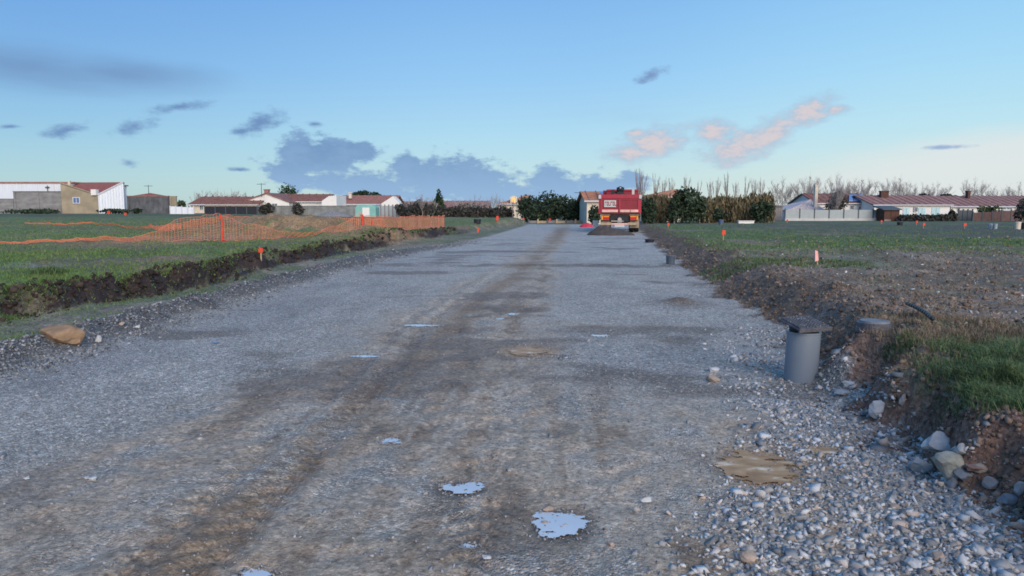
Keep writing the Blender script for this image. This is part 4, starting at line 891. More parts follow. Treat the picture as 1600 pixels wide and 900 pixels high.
def bare_mesh(seed, h, spread, n=520, up=.75):
    rng = random.Random(seed); tr_ = MB(); tw = []
    def seg(p, q, w):
        d_ = q-p; s_ = np.cross(d_, (rng.gauss(0,1), rng.gauss(0,1), rng.gauss(0,1))); s_ = s_/(np.linalg.norm(s_)+1e-9)*w/2
        tw.extend([p-s_, p+s_, q+s_*.4, q-s_*.4])
    tr_.tube((0,0,-.2), (0,0,h*.35), h*.016, h*.011, 6); 
    tips = []
    lead = np.array([0,0,h*.3])
    for k in range(rng.randint(6, 9)):
        a_ = rng.uniform(0, 2*pi); z0 = h*rng.uniform(.15, .4); p = np.array([0,0,z0]); dr_ = np.array([cos(a_)*spread, sin(a_)*spread, up])*h*rng.uniform(.45, .65)
        q = p+dr_*.5+np.array([0,0,h*.04]); q2 = p+dr_+np.array([rng.gauss(0,.03),rng.gauss(0,.03),.06])*h
        q2[2] = min(q2[2], h); tr_.tube(p, q, h*.006, h*.004, 4); tr_.tube(q, q2, h*.004, h*.0015, 4); tips += [(p, q), (q, q2), (q, q2)]
    tr_.tube((0,0,h*.35), (rng.gauss(0,.02)*h, 0, h*.97), h*.009, h*.002, 5); tips += [(np.array([0,0,h*.35]), np.array([0,0,h*.97]))]*3
    while len(tw)//4 < n:
        p, q = rng.choice(tips); f = rng.uniform(.15, 1); b_ = p+(q-p)*f; a_ = rng.uniform(0, 2*pi); l = h*rng.uniform(.06, .17)
        e = b_+np.array([cos(a_)*spread*.8, sin(a_)*spread*.8, rng.uniform(.4, 1.1)])*l; seg(b_, e, h*.0042)
        for _ in range(3):
            g_ = b_+(e-b_)*rng.uniform(.3, .9); a_ = rng.uniform(0, 2*pi); seg(g_, g_+np.array([cos(a_)*spread, sin(a_)*spread, rng.uniform(.3, 1)])*l*.55, h*.003)
    me = bpy.data.meshes.new('trunk'); me.from_pydata(tr_.v, [], tr_.f); me.materials.append(M['bark'])
    return me, merge_quads(np.array(tw), 'branches', M['twigs'])
POP = [bare_mesh(i, 10, .13, 700, .95) for i in range(4)]; BRD = [bare_mesh(20+i, 10, .55, 1300, .75) for i in range(5)]
def bare(label, px, d, ytop, var, broad=True, wscale=1, name='bare_tree', group=None, cat='tree'):
    x = WX(px, d); z = gz(x, d) if d < 140 else 0.0; H = WZ(ytop, d)-z
    t = thing(name, label, cat, (x, d, z), random.uniform(0, 6.28), group); s = H/10
    a_, b_ = (BRD if broad else POP)[var % (5 if broad else 4)]
    o1 = link('trunk', a_, t); o2 = link('branches', b_, t)
    t.scale = (s*wscale, s*wscale, s); return t
# left
shrub('dark round evergreen rising behind the white gable house', 452, 125, 287, 42, 'pine', name='evergreen_tree', cat='tree', n=1500)
shrub('flat topped umbrella pine behind the reddish roof', 571, 128, 296.5, 44, 'pine', 'umbrella', 'umbrella_pine', 'tree', 1800)
shrub('pointed dark green conifer above the low pink roofs', 685.5, 112, 291.5, 32, 'pine', 'cone', 'conifer', 'tree', 1800)
shrub('small green tree between the beige wall and the long brown roof', 283, 104, 312, 24, 'mid', name='small_tree', cat='tree', n=500)
shrub('grey green bush in front of the white gable wall', 417, 91.5, 316, 26, 'hedge', n=700); shrub('dark bush on the block wall, under the white house', 465, 91.6, 315, 20, 'hedge', n=600)
shrub('low dark bushes at the foot of the concrete walls', 52, 92, 326.5, 90, 'dark', n=900); shrub('dark bushes at the foot of the white barn wall', 178, 91, 326, 56, 'dark', n=700)
shrub('small bush at the foot of the dark concrete wall', 214, 91.5, 325, 16, 'dark', n=300)
for i, (px, yt) in enumerate([(305,300),(317,297),(329,298),(341,296),(352,300),(363,296),(374,298),(385,301),(396,303),(340,300),(370,302)]):
    bare(['pale bare tree above the left end of the long brown roof','bare tree behind the long brown roof, left part','thin bare tree behind the long brown roof','tall thin bare tree behind the long brown roof, left of its middle','low bare tree over the middle of the long brown roof','tallest bare tree right of the middle of the long brown roof','bare tree over the right part of the long brown roof','small bare tree near the white gable house','smallest bare tree beside the white gable house','dense low bare tree at the middle of the long brown roof','dense low bare tree at the right of the long brown roof'][i], px, 130, yt, i, True, .8)
bg_ = bare('big bare dark bush standing in front of the low houses left of the road', 660, 82, 303, 1, True, 1.1, 'bare_bush', cat='bush')
shrub('dark twiggy undergrowth around the big bare bush', 657, 83, 312, 44, 'hedge', n=1800); shrub('dull bush between the pale fence and the big bare bush', 632, 88, 316, 30, 'hedge', n=900)
bare('thin bare sapling right of the pale fence', 640, 86, 309, 3); bare('thin bare sapling beside the big bare bush', 676, 85, 308, 2)
for i, (px, yt, wp) in enumerate([(700,322,34),(722,321,34),(745,322,34),(768,321,34),(788,322,28)]):
    shrub(['hedge','hedge just right of the big bare bush, first section','hedge section below the pink roofs','hedge section left of the lit window','hedge section below the lit window'][i] if i else 'dark hedge section next to the big bare bush', px, 86, yt, wp, 'hedge', 'box', 'hedge', 'hedge', 1100)
shrub('dark flat topped hedge over the low pink roofs', 735, 112, 315, 36, 'dark', 'box', 'hedge', 'hedge', 700)
for i, (px, yt) in enumerate([(712,310),(728,312),(742,304),(755,311),(768,306),(776,303),(786,310)]):
    bare(['thin bare sapling right of the pointed conifer','low bare sapling over the pink roof','taller bare tree in the middle of the pink roofs','low bare tree right of the pink roofs','bare tree left of the lit window','tallest bare tree left of the lit window','small bare tree just left of the lit window'][i], px, 96, yt, i, True, .8)
bare('pale slender bare birch below the lit window', 801, 78, 312, 0, False, .9, 'birch'); bare('pale bare birch at the left of the dark trees', 808, 80, 308, 2, False, .8, 'birch')
for i, (px, yt, wp) in enumerate([(826,305,46),(856,297,62),(882,304,54),(902,314,34),(840,318,50)]):
    shrub(['leftmost dark rounded tree of the group left of the truck','tallest dark rounded tree of the group left of the truck','dark rounded tree right of the tallest one, left of the truck','low dark tree at the right end of the group left of the truck','low dark shrub in front of the group left of the truck'][i], px, 84-i*1.2, yt, wp, 'dark', name='evergreen_tree' if i < 4 else 'shrub', cat='tree' if i < 4 else 'shrub', n=2200)
shrub('small dark shrub by the cream house wall left of the truck', 929, 68, 318, 22, 'dark', n=700)
# right of the truck
shrub('dark shrub against the right side of the truck', 1010, 70, 306, 30, 'dark', n=1500); shrub('tall dark conifer in the olive hedge', 1072, 72, 292, 46, 'dark', n=2600, name='conifer', cat='tree')
shrub('dark green evergreen left of the tall dark conifer', 1054, 71, 303, 22, 'dark', n=1000); shrub('dark evergreen at the right end of the olive hedge', 1190, 73, 312, 36, 'dark', n=1400); shrub('dark low shrub in the middle of the olive hedge', 1124, 71.6, 324, 20, 'dark', n=600)
shrub('dark evergreen right of the tall dark conifer', 1094, 72.6, 302, 26, 'dark', n=1200)
for i, (px, yt, wp) in enumerate([(1022,297,34),(1040,299,34),(1108,303,34),(1130,301,34),(1150,303,30),(1168,301,30),(1188,295,42)]):
    shrub(['olive brown bamboo just right of the truck','olive bamboo below the orange roof','olive bamboo right of the tall dark conifer','brown bamboo in the middle of the hedge','olive bamboo right of the low dark shrub','brown bamboo near the right end of the hedge','tallest bamboo clump at the right end of the hedge'][i], px, 76, yt, wp, 'olive', 'bamboo', 'bamboo', 'bamboo', 2600, size=.13)
pl = ['tallest bare poplar just right of the truck','bare poplar right of the tallest one','slim bare poplar over the orange roof','slim bare poplar right of the orange roof','bare poplar left of the tall dark conifer','bare poplar right of the tall dark conifer','short bare poplar over the olive hedge','forked bare poplar over the middle of the hedge','broad bare poplar over the right part of the hedge','short bare poplar over the right part of the hedge','bare poplar over the tallest bamboo clump','bare poplar at the right end of the hedge','slim bare poplar behind the grey shed','short poplar beside the grey shed']
for i, (px, yt) in enumerate([(998,268),(1003,272),(1023,276),(1034,280),(1049,282),(1071,277),(1090,286),(1118,280),(1136,276),(1148,286),(1164,281),(1187,280),(1176,284),(1108,284)]):
    bare(pl[i], px, 120, yt, i, False, 1.1, 'poplar')
bl = ['bare tree','']
rt = [(1214,287),(1222,281),(1234,292),(1246,286),(1256,282),(1264,276),(1276,280),(1288,286),(1323,284),(1334,282),(1345,281),(1356,282),(1366,290),(1385,284),(1395,281),(1404,279),(1415,287),(1428,289),(1440,290),(1456,290),(1464,287),(1508,283),(1521,281),(1533,287),(1552,294),(1575,292),(1310,278),(1298,288),(1590,288)]
wh = ['behind the grey shed','right of the grey shed','over the left end of the panel fence','left of the pale low roof','over the pale low roof','over the pale roof, taller than its neighbours','just right of the tall chimney','between the chimney and the tall dark bare tree','right of the tall dark bare tree','over the solar panels','over the right end of the solar panels','over the right end of the brown roof','in the gap between two roofs','over the left end of the pinkish roof','over the pinkish roof, left part','highest over the pinkish roof','right of the highest one over the pinkish roof','over the middle of the pinkish roof','right of the middle of the pinkish roof','over the right part of the pinkish roof','over the right end of the pinkish roof','left one of the pair over the rightmost roof','right one of the pair over the rightmost roof','just right of the pair over the rightmost roof','low over the rightmost roof','lowest near the right edge','pale, behind the tall dark bare tree','low, left of the tall dark bare tree','at the right edge']
for i, (px, yt) in enumerate(rt): bare('leafless tree '+wh[i], px, 135+(i % 3)*4, yt-1, i+1, True, 1.0)
bare('tall dark bare tree left of the solar panels', 1306, 94, 274, 2, True, .8, 'bare_tree'); bare('dark bare tree close to the tall one left of the solar panels', 1300, 95, 290, 4, True, 1.0, 'bare_tree'); 
shrub('dark twiggy tree mass left of the solar panels', 1306, 96, 293, 34, 'hedge', n=1300)
shrub('round green bush in front of the rightmost house', 1543, 92, 319, 34, 'mid', n=900); shrub('dark bush right of the white house', 1490, 92, 328, 16, 'dark', n=500); shrub('dark flat tree over the rightmost roof', 1478, 118, 301, 30, 'dark', 'umbrella', 'evergreen_tree', 'tree', 700)
shrub('dark tree behind the left end of the pinkish roof', 1441, 120, 300, 22, 'dark', 'umbrella', 'evergreen_tree', 'tree', 600); shrub('tall dark shrub cut by the right edge', 1598, 84, 309, 26, 'hedge', n=900)
for i, (px, wp) in enumerate([(1420,26),(1444,26),(1468,26),(1486,18)]):
    shrub(['low dark hedge in front of the first shutter','low dark hedge in front of the second shutter','low dark hedge in front of the third shutter','low dark hedge at the right end of the white house'][i], px, 87, 334.5, wp, 'hedge', 'box', 'hedge', 'hedge', 700)

# ---- gravel mound by the block wall
def pile(name, label, cat, px, d, wpx, hpx, m, n=26, flat=.9, asym=0):
    x = WX(px, d); z = gz(x, d); R = wpx/2/F*d; H = hpx/F*d; mb = MB(); vs = [(x+asym*R, d, z+H)]; fs = []
    for i in range(1, 9):
        for j in range(n):
            a_ = 2*pi*j/n; r_ = i/8*(1+.22*(float(fbm(cos(a_)*1.6+px, sin(a_)*1.6, 3, 3))-.5)); hh = H*(1-i/8)**flat*(1+.4*(float(vn(cos(a_)*i, sin(a_)*i+px, 5))-.5))-(.06 if i == 8 else 0)
            vs.append((x+asym*R*(1-i/8)+R*r_*cos(a_), d+R*r_*sin(a_)*.7, z+hh))
    for j in range(n): fs.append((0, 1+j, 1+(j+1) % n))
    for i in range(7):
        for j in range(n): fs.append((1+i*n+j, 1+(i+1)*n+j, 1+(i+1)*n+(j+1) % n, 1+i*n+(j+1) % n))
    o = mb.add(vs, fs).build(name, m, loc=(x, d, z), smooth=True); return tag(o, label, cat)
pile('gravel_heap', 'grey gravel heap in front of the long block wall', 'heap', 522, 86, 66, 9, mat('heap_gravel', (.24,.225,.22), .9, .3, 6, .8))
pile('asphalt_heap', 'dark brown heap of tipped material behind the truck', 'heap', 955, 42.5, 76, 15, mat('heap_asphalt', (.075,.062,.058), .9, .35, 8, .9), flat=.75, asym=-.35)
pile('red_sheet', 'crumpled bright red sheet on the ground left of the truck', 'sheet', 917, 60, 24, 7, mat('red_sheet', (.62,.05,.08), .55, .2, 3, .5), 16, .5)

# ---- the tipper truck (rear view), local frame: x right, y forward, z up, rear at y=0
TX = (W(937, 362, 46.5)[0]+W(999, 362, 46.5)[0])/2; TY = 46.5
t = thing('tipper_truck', 'red tipper truck seen from behind, parked at the far end of the gravel road', 'truck', (TX, TY, 0.03), radians(-8.5))
TR = mk('truck_red', (.22,.008,.022), .42, .14, 2, .05, spec=.5); mk('truck_red_bright', (.34,.016,.04), .4, .12, 2, .05, spec=.5); mk('rail_pale', (.72,.42,.36), .6, .2, 6, .1); mk('chassis', (.025,.025,.028), .7, .3, 6, .2)
mk('rubber', (.018,.018,.019), .85, .2, 10, .2); mk('rim', (.35,.33,.30), .5, .2, 6, 0, metal=.3); mk('lamp_red', (.65,.02,.015), .25, .05, 6, 0, spec=.6); mk('lamp_amber', (.85,.28,.03), .25, .05, 6, 0, spec=.6); mk('flap_tan', (.34,.27,.19), .8, .25, 5, .2); mk('plate_white', (.5,.5,.49), .5, .03, 6, 0)
P = lambda n, mb, m, par=None, **k: part(n, mb, m, par or t, local=True, **k)
hw = 1.25; zb0, zb1 = 1.22, 2.32
tg = P('tailgate', MB().box(-hw+.06, hw-.06, 0, .07, zb0, 2.12), 'truck_red')
for x in (-hw+.1, -.02, hw-.1): P('rib', MB().box(x-.05, x+.05, -.06, 0, zb0+.02, 2.1), 'truck_red_bright', tg)
P('rib', MB().box(-hw+.15, hw-.15, -.05, -.002, 2.04, 2.1), 'truck_red_bright', tg)
P('top_beam', MB().box(-hw, hw, -.08, .12, 2.12, 2.36), 'truck_red_bright', tg)
for s_ in (-1, 1):
    P('corner_cap', MB().box(s_*hw-.08, s_*hw+.08, -.14, .1, 2.10, 2.34), 'plate_white', tg)
    P('side_wall', MB().box(s_*hw-.05, s_*hw+.05, .13, 5.0, zb0, 2.42), 'truck_red')
    P('corner_post', MB().box(s_*hw-.07, s_*hw+.07, .0, .125, zb0-.05, 2.115), 'truck_red_bright')
    for k in range(6): P('side_rib', MB().box(s_*(hw+.05)-.03*(s_ < 0)-.0, s_*(hw+.05)+.03*(s_ > 0)+.0, .5+k*.85, .62+k*.85, zb0+.02, 2.38), 'truck_red_bright')
P('floor', MB().box(-hw+.06, hw-.06, .08, 5.0, zb0-.08, zb0+.04), 'truck_red'); P('bulkhead', MB().box(-.95, hw-.02, 5.0, 5.1, zb0, 2.78), 'truck_red')
P('cab_shield', MB().box(-.9, hw-.05, 4.9, 6.4, 2.70, 2.80), 'truck_red_bright'); P('white_post', MB().box(.76, .92, 2.6, 2.7, 2.36, 2.74), 'plate_white')
P('load', MB().add([(-1.1,.3,2.15),(1.1,.3,2.15),(1.1,4.9,2.2),(-1.1,4.9,2.2),(0,1.2,2.42),(.2,3.6,2.5)], [(0,1,4),(1,2,5,4),(2,3,5),(3,0,4,5)]), 'chassis')
sg = P('sign', MB().box(-.98, -.24, -.072, -.052, 1.58, 2.0), 'plate_white', tg)
x = -.93
for k, (wd_, kk) in enumerate([(.09,1),(.10,2),(.09,0),(.11,1),(.09,2),(.10,0)]):
    mb = MB().box(x, x+wd_*.3, -.078, -.073, 1.66, 1.92)
    if kk != 0: mb.box(x+wd_*.32, x+wd_, -.078, -.073, 1.86, 1.92)
    if kk != 1: mb.box(x+wd_*.32, x+wd_, -.078, -.073, 1.66, 1.72)
    if kk == 2: mb.box(x+wd_*.7, x+wd_, -.078, -.073, 1.73, 1.85)
    P('lettering', mb, 'truck_red', sg); x += wd_+.022
for a_, b_ in ((-hw+.15, -.12), (.02, .62), (.66, hw-.12)): P('pale_rail', MB().box(a_, b_, -.10, -.062, 1.26, 1.42), 'rail_pale')
# black grab ball / hydraulic unit above
rgv = ico()[0]*.27
g_ = P('grab', MB().add([(v[0]*1.1, 3.4+v[1], 2.72+v[2]*1.1) for v in rgv], [tuple(f) for f in IF]).box(-.22, .22, 3.2, 3.6, 2.36, 2.6), 'black_plastic'); P('grab_boss', MB().tube((.0,3.08,2.86),(.0,3.2,2.86),.06,.06,8), 'steel', g_)
P('crane_arm', MB().box(-.62, -.38, 3.3, 3.6, 2.36, 2.72).tube((-.5,3.45,2.66),(-.15,3.45,2.5),.07,.07,6), 'black_plastic')
# chassis
P('chassis_rail', MB().box(-.45, -.33, .2, 8.2, .78, 1.05), 'chassis'); P('chassis_rail', MB().box(.33, .45, .2, 8.2, .78, 1.05), 'chassis')
P('cross_member', MB().box(-.6, .6, .12, .24, .72, 1.12), 'chassis'); P('hydraulic_ram', MB().tube((0,.9,.8),(0,3.0,1.15),.09,.07,10), 'steel')
P('underside', MB().box(-1.1, 1.1, .5, 5, 1.05, 1.13), 'chassis')
def wheel(x, y, par):
    w_ = P('wheel', MB().tube((x-.14,y,.5),(x+.14,y,.5),.22,.22,16), 'chassis', par)
    n = 28; prof = [(-.15,.30),(-.15,.47),(-.11,.505),(.11,.505),(.15,.47),(.15,.30)]; mb = MB(); vs = []
    for i in range(n):
        a_ = 2*pi*i/n
        for (u, r_) in prof: vs.append((x+u, y+r_*cos(a_), .5+r_*sin(a_)))
    k = len(prof); mb.add(vs, [(i*k+j, i*k+(j+1) % k, ((i+1) % n)*k+(j+1) % k, ((i+1) % n)*k+j) for i in range(n) for j in range(k)])
    P('tyre', mb, 'rubber', w_); P('rim', MB().tube((x-.06,y,.5),(x+.06,y,.5),.30,.30,18), 'rim', w_)
for y_ in (1.5, 2.85):
    for x_ in (-1.06, -.74, .74, 1.06): wheel(x_, y_, t)
    P('axle', MB().tube((-1.0,y_,.5),(1.0,y_,.5),.07,.07,8), 'chassis')
for x_ in (-1.06, 1.06): wheel(x_, 6.9, t)
P('axle', MB().tube((-1.0,6.9,.5),(1.0,6.9,.5),.06,.06,8), 'chassis'); P('differential', MB().add([(v[0]*.24, 1.5+v[1]*.2, .5+v[2]*.2) for v in ico()[0]], [tuple(f) for f in IF]), 'flap_tan')
# rear light clusters, plate, bumper, mudflaps
for s_ in (-1, 1):
    bx = P('light_box', MB().box(min(s_*.62, s_*1.16), max(s_*.62, s_*1.16), -.02, .14, .74, 1.06), 'chassis')
    for k, (mm, z_) in enumerate((('lamp_red', .90), ('lamp_amber', .99), ('lamp_red', .81))):
        P('rear_light', MB().box(min(s_*.66, s_*1.0), max(s_*.66, s_*1.0), -.045, -.02, z_-.035, z_+.035), mm, bx)
    P('rear_light', MB().box(min(s_*1.03, s_*1.14), max(s_*1.03, s_*1.14), -.045, -.02, .78, 1.03), 'lamp_amber', bx)
    P('mudguard', MB().box(min(s_*.60, s_*1.22), max(s_*.60, s_*1.22), .1, 3.6, 1.06, 1.11), 'flap_tan'); P('mudflap', MB().box(min(s_*.62, s_*1.2), max(s_*.62, s_*1.2), .32, .36, .28, .86), 'flap_tan')
    P('bumper_bar', MB().box(min(s_*.5, s_*1.2), max(s_*.5, s_*1.2), -.02, .1, .46, .62), 'flap_tan')
P('bumper_bar', MB().box(-.5, .5, -.0, .1, .48, .58), 'rail_pale')
pl_ = P('number_plate', MB().box(-.3, .3, -.03, -.005, .34, .47), 'plate_white'); P('tow_hitch', MB().box(-.14, .14, -.06, .12, .62, .76), 'steel')
P('work_lamp', MB().tube((.0,-.1,.80),(0,.0,.80),.13,.13,12), 'rim')
# cab in front
P('cab', MB().box(-1.22, 1.22, 6.0, 8.1, .95, 2.75), 'truck_red'); P('cab_window', MB().box(-1.0, 1.0, 5.98, 6.0, 1.95, 2.5), 'pane')
for s_ in (-1, 1):
    mr = P('mirror', MB().box(s_*1.42-.07, s_*1.42+.07, 7.9, 8.0, 1.9, 2.3), 'black_plastic'); P('mirror_arm', MB().tube((s_*1.2,7.95,2.2),(s_*1.42,7.95,2.25),.02,.02,5), 'black_plastic', mr)
P('side_ladder', MB().tube((1.31,.9,.7),(1.31,.9,2.2),.015,.015,5).tube((1.31,1.2,.7),(1.31,1.2,2.2),.015,.015,5), 'steel')

# ---- orange safety netting
def net(label, pts, hts, lean=None, sag=.12, cell=.11, seed=0, posts=True, wv=.007, name='safety_net', hmul=1):
    rg = np.random.default_rng(seed); P_ = np.array(pts, float); seg = np.linalg.norm(np.diff(P_, axis=0), axis=1); cum = np.concatenate([[0], np.cumsum(seg)])
    n = int(cum[-1]/cell); s_ = np.linspace(0, cum[-1], n+1); x = np.interp(s_, cum, P_[:, 0]); y = np.interp(s_, cum, P_[:, 1]); h = np.interp(s_, cum, hts)
    z0 = HEIGHT(x, y)+.03; h = h*(1+.10*(fbm(s_*1.1, s_*0+seed, 3, seed)-.5))
    ln = np.interp(s_, cum, lean) if lean is not None else np.zeros(n+1)
    rows = 11; R_ = np.linspace(0, 1, rows); Px = np.zeros((rows, n+1, 3)); cv = np.gradient(x), np.gradient(y); nl = np.hypot(*cv); nx, ny = cv[1]/nl, -cv[0]/nl
    wob = (fbm(s_*2.2, s_*0, 3, seed+4)-.5)*.16
    for i, r_ in enumerate(R_):
        off = ln*r_+wob*sin(pi*min(r_+.2, 1))+(1-h)*0
        Px[i, :, 0] = x+nx*off; Px[i, :, 1] = y+ny*off; Px[i, :, 2] = np.maximum(z0+h*r_, HEIGHT(x+nx*off, y+ny*off)+.03)
    V = []
    def strand(A, B, w_): 
        d_ = B-A; side = np.cross(d_, np.array([0, 1., .2])); side /= (np.linalg.norm(side, axis=1)[:, None]+1e-9)
        V.append(np.stack([A-side*w_/2, A+side*w_/2, B+side*w_/2, B-side*w_/2], 1).reshape(-1, 3))
    for i in range(rows): strand(Px[i, :-1], Px[i, 1:], wv*1.6 if i in (0, rows-1) else wv*.7)
    for i in range(rows-1): strand(Px[i], Px[i+1], wv)
    t = thing(name, label, 'netting', (float(P_[0,0]), float(P_[0,1]), gz(*P_[0])))
    V = np.concatenate(V)-np.array(t.location); o = link('mesh_net', npmesh('mesh_net', V, np.arange(len(V)).reshape(-1, 4), NET), t)
    return t
def gp(px, py): q_ = hit(px, py); return q_[0], q_[1]
def stake_post(label, px, py, h, m='stake_red', r=.03, strip=True, at=None):
    x, y, z = hit(px, py) if at is None else (at[0], at[1], gz(*at)); t = thing('fence_post', label, 'post', (x, y, z))
    part('rod', MB().tube((x, y, z-.1), (x+.02, y, z+h), r*.5, r*.5, 6), 'post_dark', t)
    if strip: part('wrapped_net', MB().tube((x+.05, y-.03, z+.0), (x+.12, y-.03, z+h*.55), r*1.6, r, 5).tube((x+.12, y-.03, z+h*.55), (x+.03, y-.03, z+h*.98), r, r*1.6, 5).tube((x+.05,y-.04,z+.05),(x+.24,y-.1,z+.02),r*1.3,r*.6,5), 'stake_red', t)
    return t
A0 = [gp(-60, 380), gp(120, 378.5), gp(225, 377), gp(275, 377), gp(345, 377)]
net('orange netting lying nearly flat at left and rising to the first post', A0, [.07,.08,.16,.75,.95], [.25,.3,.25,.0,0], seed=1)
B0 = [gp(347, 377), gp(395, 375), gp(440, 372), gp(500, 366), gp(540, 362), gp(564, 359)]
net('slack orange netting sagging between the first and second post', B0, [.92,.55,.22,.16,.35,.68], [0,.1,.3,.3,.1,0], seed=2)
C0 = [(-7.5, 37.2), (-5.9, 41), (-4.1, 45)]
net('orange netting standing between the second post and the far end', C0, [.78,.74,.76], seed=3, wv=.014)
c1_ = gp(205, 352); D0 = [(WX(285, 37.5), 37.5), (WX(350, 37), 37), (WX(420, 39), 39), (WX(500, 41), 41), (WX(562, 42), 42), (WX(600, 43), 43)]
net('far orange netting running behind the soil mound', D0, [.55,.75,.7,.62,.6,.55], seed=4, wv=.012)
E0 = [(WX(40, 52), 52), (WX(100, 52), 52), (WX(150, 52), 52), (WX(220, 44), 44), (WX(282, 38), 38)]
net('low orange netting lying along the far left field', E0, [.06,.10,.07,.10,.45], [.2,.2,.2,.1,0], seed=5, wv=.012)
stake_post('dark rod with orange netting wrapped round it, nearest of the netting posts', 345, 377, .97, r=.024)
stake_post('bright orange wrapped post where the two netting runs meet', 565, 359, .82, r=.055, at=(-7.55, 37.1))
stake_post('end post of the standing orange netting', 697, 357, .82, r=.03, strip=False, at=(-4.1, 45))
stake_post('thin rod half way along the standing orange netting', 650, 358, .78, r=.022, strip=False, at=(-5.4, 42.1))
stake_post('thin orange stub right of the bright orange post', 577, 355, .55, r=.03, at=(-7.3, 38.5))
# ---- survey stakes
def stake(label, px, py, h, hd=.16, wd=.13, m='stake_red', name='survey_stake', tilt=0):
    x, y, z = hit(px, py); t = thing(name, label, 'stake', (x, y, z))
    tx_ = tilt*h
    part('peg', MB().tube((x, y, z-.1), (x+tx_*.6, y, z+h*.7), .018, .018, 5), 'stake_wood', t)
    part('painted_head', MB().add([(x+tx_*.6-wd/2, y-.03, z+h-hd), (x+tx_*.6+wd/2, y-.03, z+h-hd*.9), (x+tx_+wd/2, y-.03, z+h-.02), (x+tx_-wd/3, y-.03, z+h), (x+tx_*.6-wd/2, y+.03, z+h-hd), (x+tx_*.6+wd/2, y+.03, z+h-hd*.9), (x+tx_+wd/2, y+.03, z+h-.02), (x+tx_-wd/3, y+.03, z+h)],
        [(0,1,2,3),(7,6,5,4),(0,4,5,1),(1,5,6,2),(2,6,7,3),(3,7,4,0)]), m, t)
stake('red topped stake on the lip of the left bank', 408, 404, .24, .13, .11)
stake('red topped stake in the right field beyond the green patch', 1130, 376, .40, .20, .15)
stake('pink and white stake leaning in the right field', 1278, 413, .30, .24, .07, 'stake_pink', tilt=-.2)
stake('red stake in front of the black box on the left field', 747, 364, .30, .28, .12)
stake('red stake near the birch left of the road end', 777, 346, .45, .4, .22); stake('small orange marker at the foot of the barn', 170, 335.5, .4, .3, .35)
stake('small orange marker right of the barn', 196, 337, .3, .25, .25); stake('orange marker at the end of the road', 859, 348, .45, .35, .25)
for i, (px, py) in enumerate([(1008,348),(1035,348),(1044,357),(1089,348),(1230,349),(1377,351),(1432,352),(1443,357),(1507,358),(818,348)]):
    stake(['red marker between the truck and the black bin','red marker just right of the black bin','faint red marker in the grass below the black bin','red marker in front of the olive hedge','red marker at the left end of the panel fence','red marker at the right end of the panel fence','small red marker left of the red blob marker, before the hedge','red marker in the grass before the first shutter','red marker left of the two grey chambers','red marker left of the dark trees'][i], px, py, .38, .20, .16 if i != 8 else .22)
# ---- bins, boxes, slabs at the far side
def bin_(name, label, cat, px, py, wpx, hpx, m='black_plastic', n=12, lid=True):
    x, y, z = hit(px, py); R = wpx/2/F*y; H = hpx/F*y; t = thing(name, label, cat, (x, y, z))
    part('body', MB().tube((x, y, z-.05), (x, y, z+H*.88), R*.86, R*.95, n), m, t)
    if lid: part('rim', MB().tube((x, y, z+H*.88), (x, y, z+H), R*1.08, R*1.02, n), m, t)
mk('blue_plastic', (.06,.10,.20), .5, .2, 6, .1); mk('chamber_grey', (.28,.33,.38), .6, .1, 6, .1)
bin_('inspection_pipe', 'black upright inspection pipe right of the truck', 'pipe', 1020, 349.5, 8, 9); bin_('inspection_pipe', 'dark blue upright pipe in front of the olive hedge', 'pipe', 1126, 350, 7, 6.5, 'blue_plastic')
bin_('inspection_pipe', 'black squat box shaped chamber on the left field', 'pipe', 746, 348.5, 12, 6); bin_('inspection_pipe', 'dark grey pipe stub at the right edge of the road', 'pipe', 1047.5, 413, 15, 14, mk('slate_plastic', (.07,.09,.12), .5, .2, 6, .1))
bin_('inspection_pipe', 'flat dark pipe end on the right bank near the truck', 'pipe', 1015, 379, 15, 5); bin_('inspection_pipe', 'left one of two grey chambers in the far right field', 'pipe', 1547, 358, 6, 8, 'chamber_grey'); bin_('inspection_pipe', 'right one of two grey chambers in the far right field', 'pipe', 1555, 358, 6, 8, 'chamber_grey')
bin_('cable_reel', 'dark reel lying before the hedge of the white house', 'reel', 1406, 352, 9, 5); bin_('drum', 'pale drum at the right edge of the field', 'drum', 1590, 358, 9, 11, 'cream_render'); bin_('drum', 'black drum cut by the right edge', 'drum', 1600, 358, 11, 10)
def slab_(name, label, cat, px0, px1, py, hpx, m, dep=.5):
    xa, y, z = hit((px0+px1)/2, py); a_, b_ = WX(px0, y), WX(px1, y); H = hpx/F*y
    mb = MB().box(a_, b_, y, y+dep, z-.05, z+H).box(a_-.05, b_+.05, y-.06, y+dep+.06, z+H, z+H+.05)
    return tag(mb.build(name, M[m], loc=((a_+b_)/2, y, z)), label, cat)
slab_('concrete_slab', 'low white concrete block lying in the grass before the hedge', 'slab', 1155, 1179, 349, 3, 'white_render')
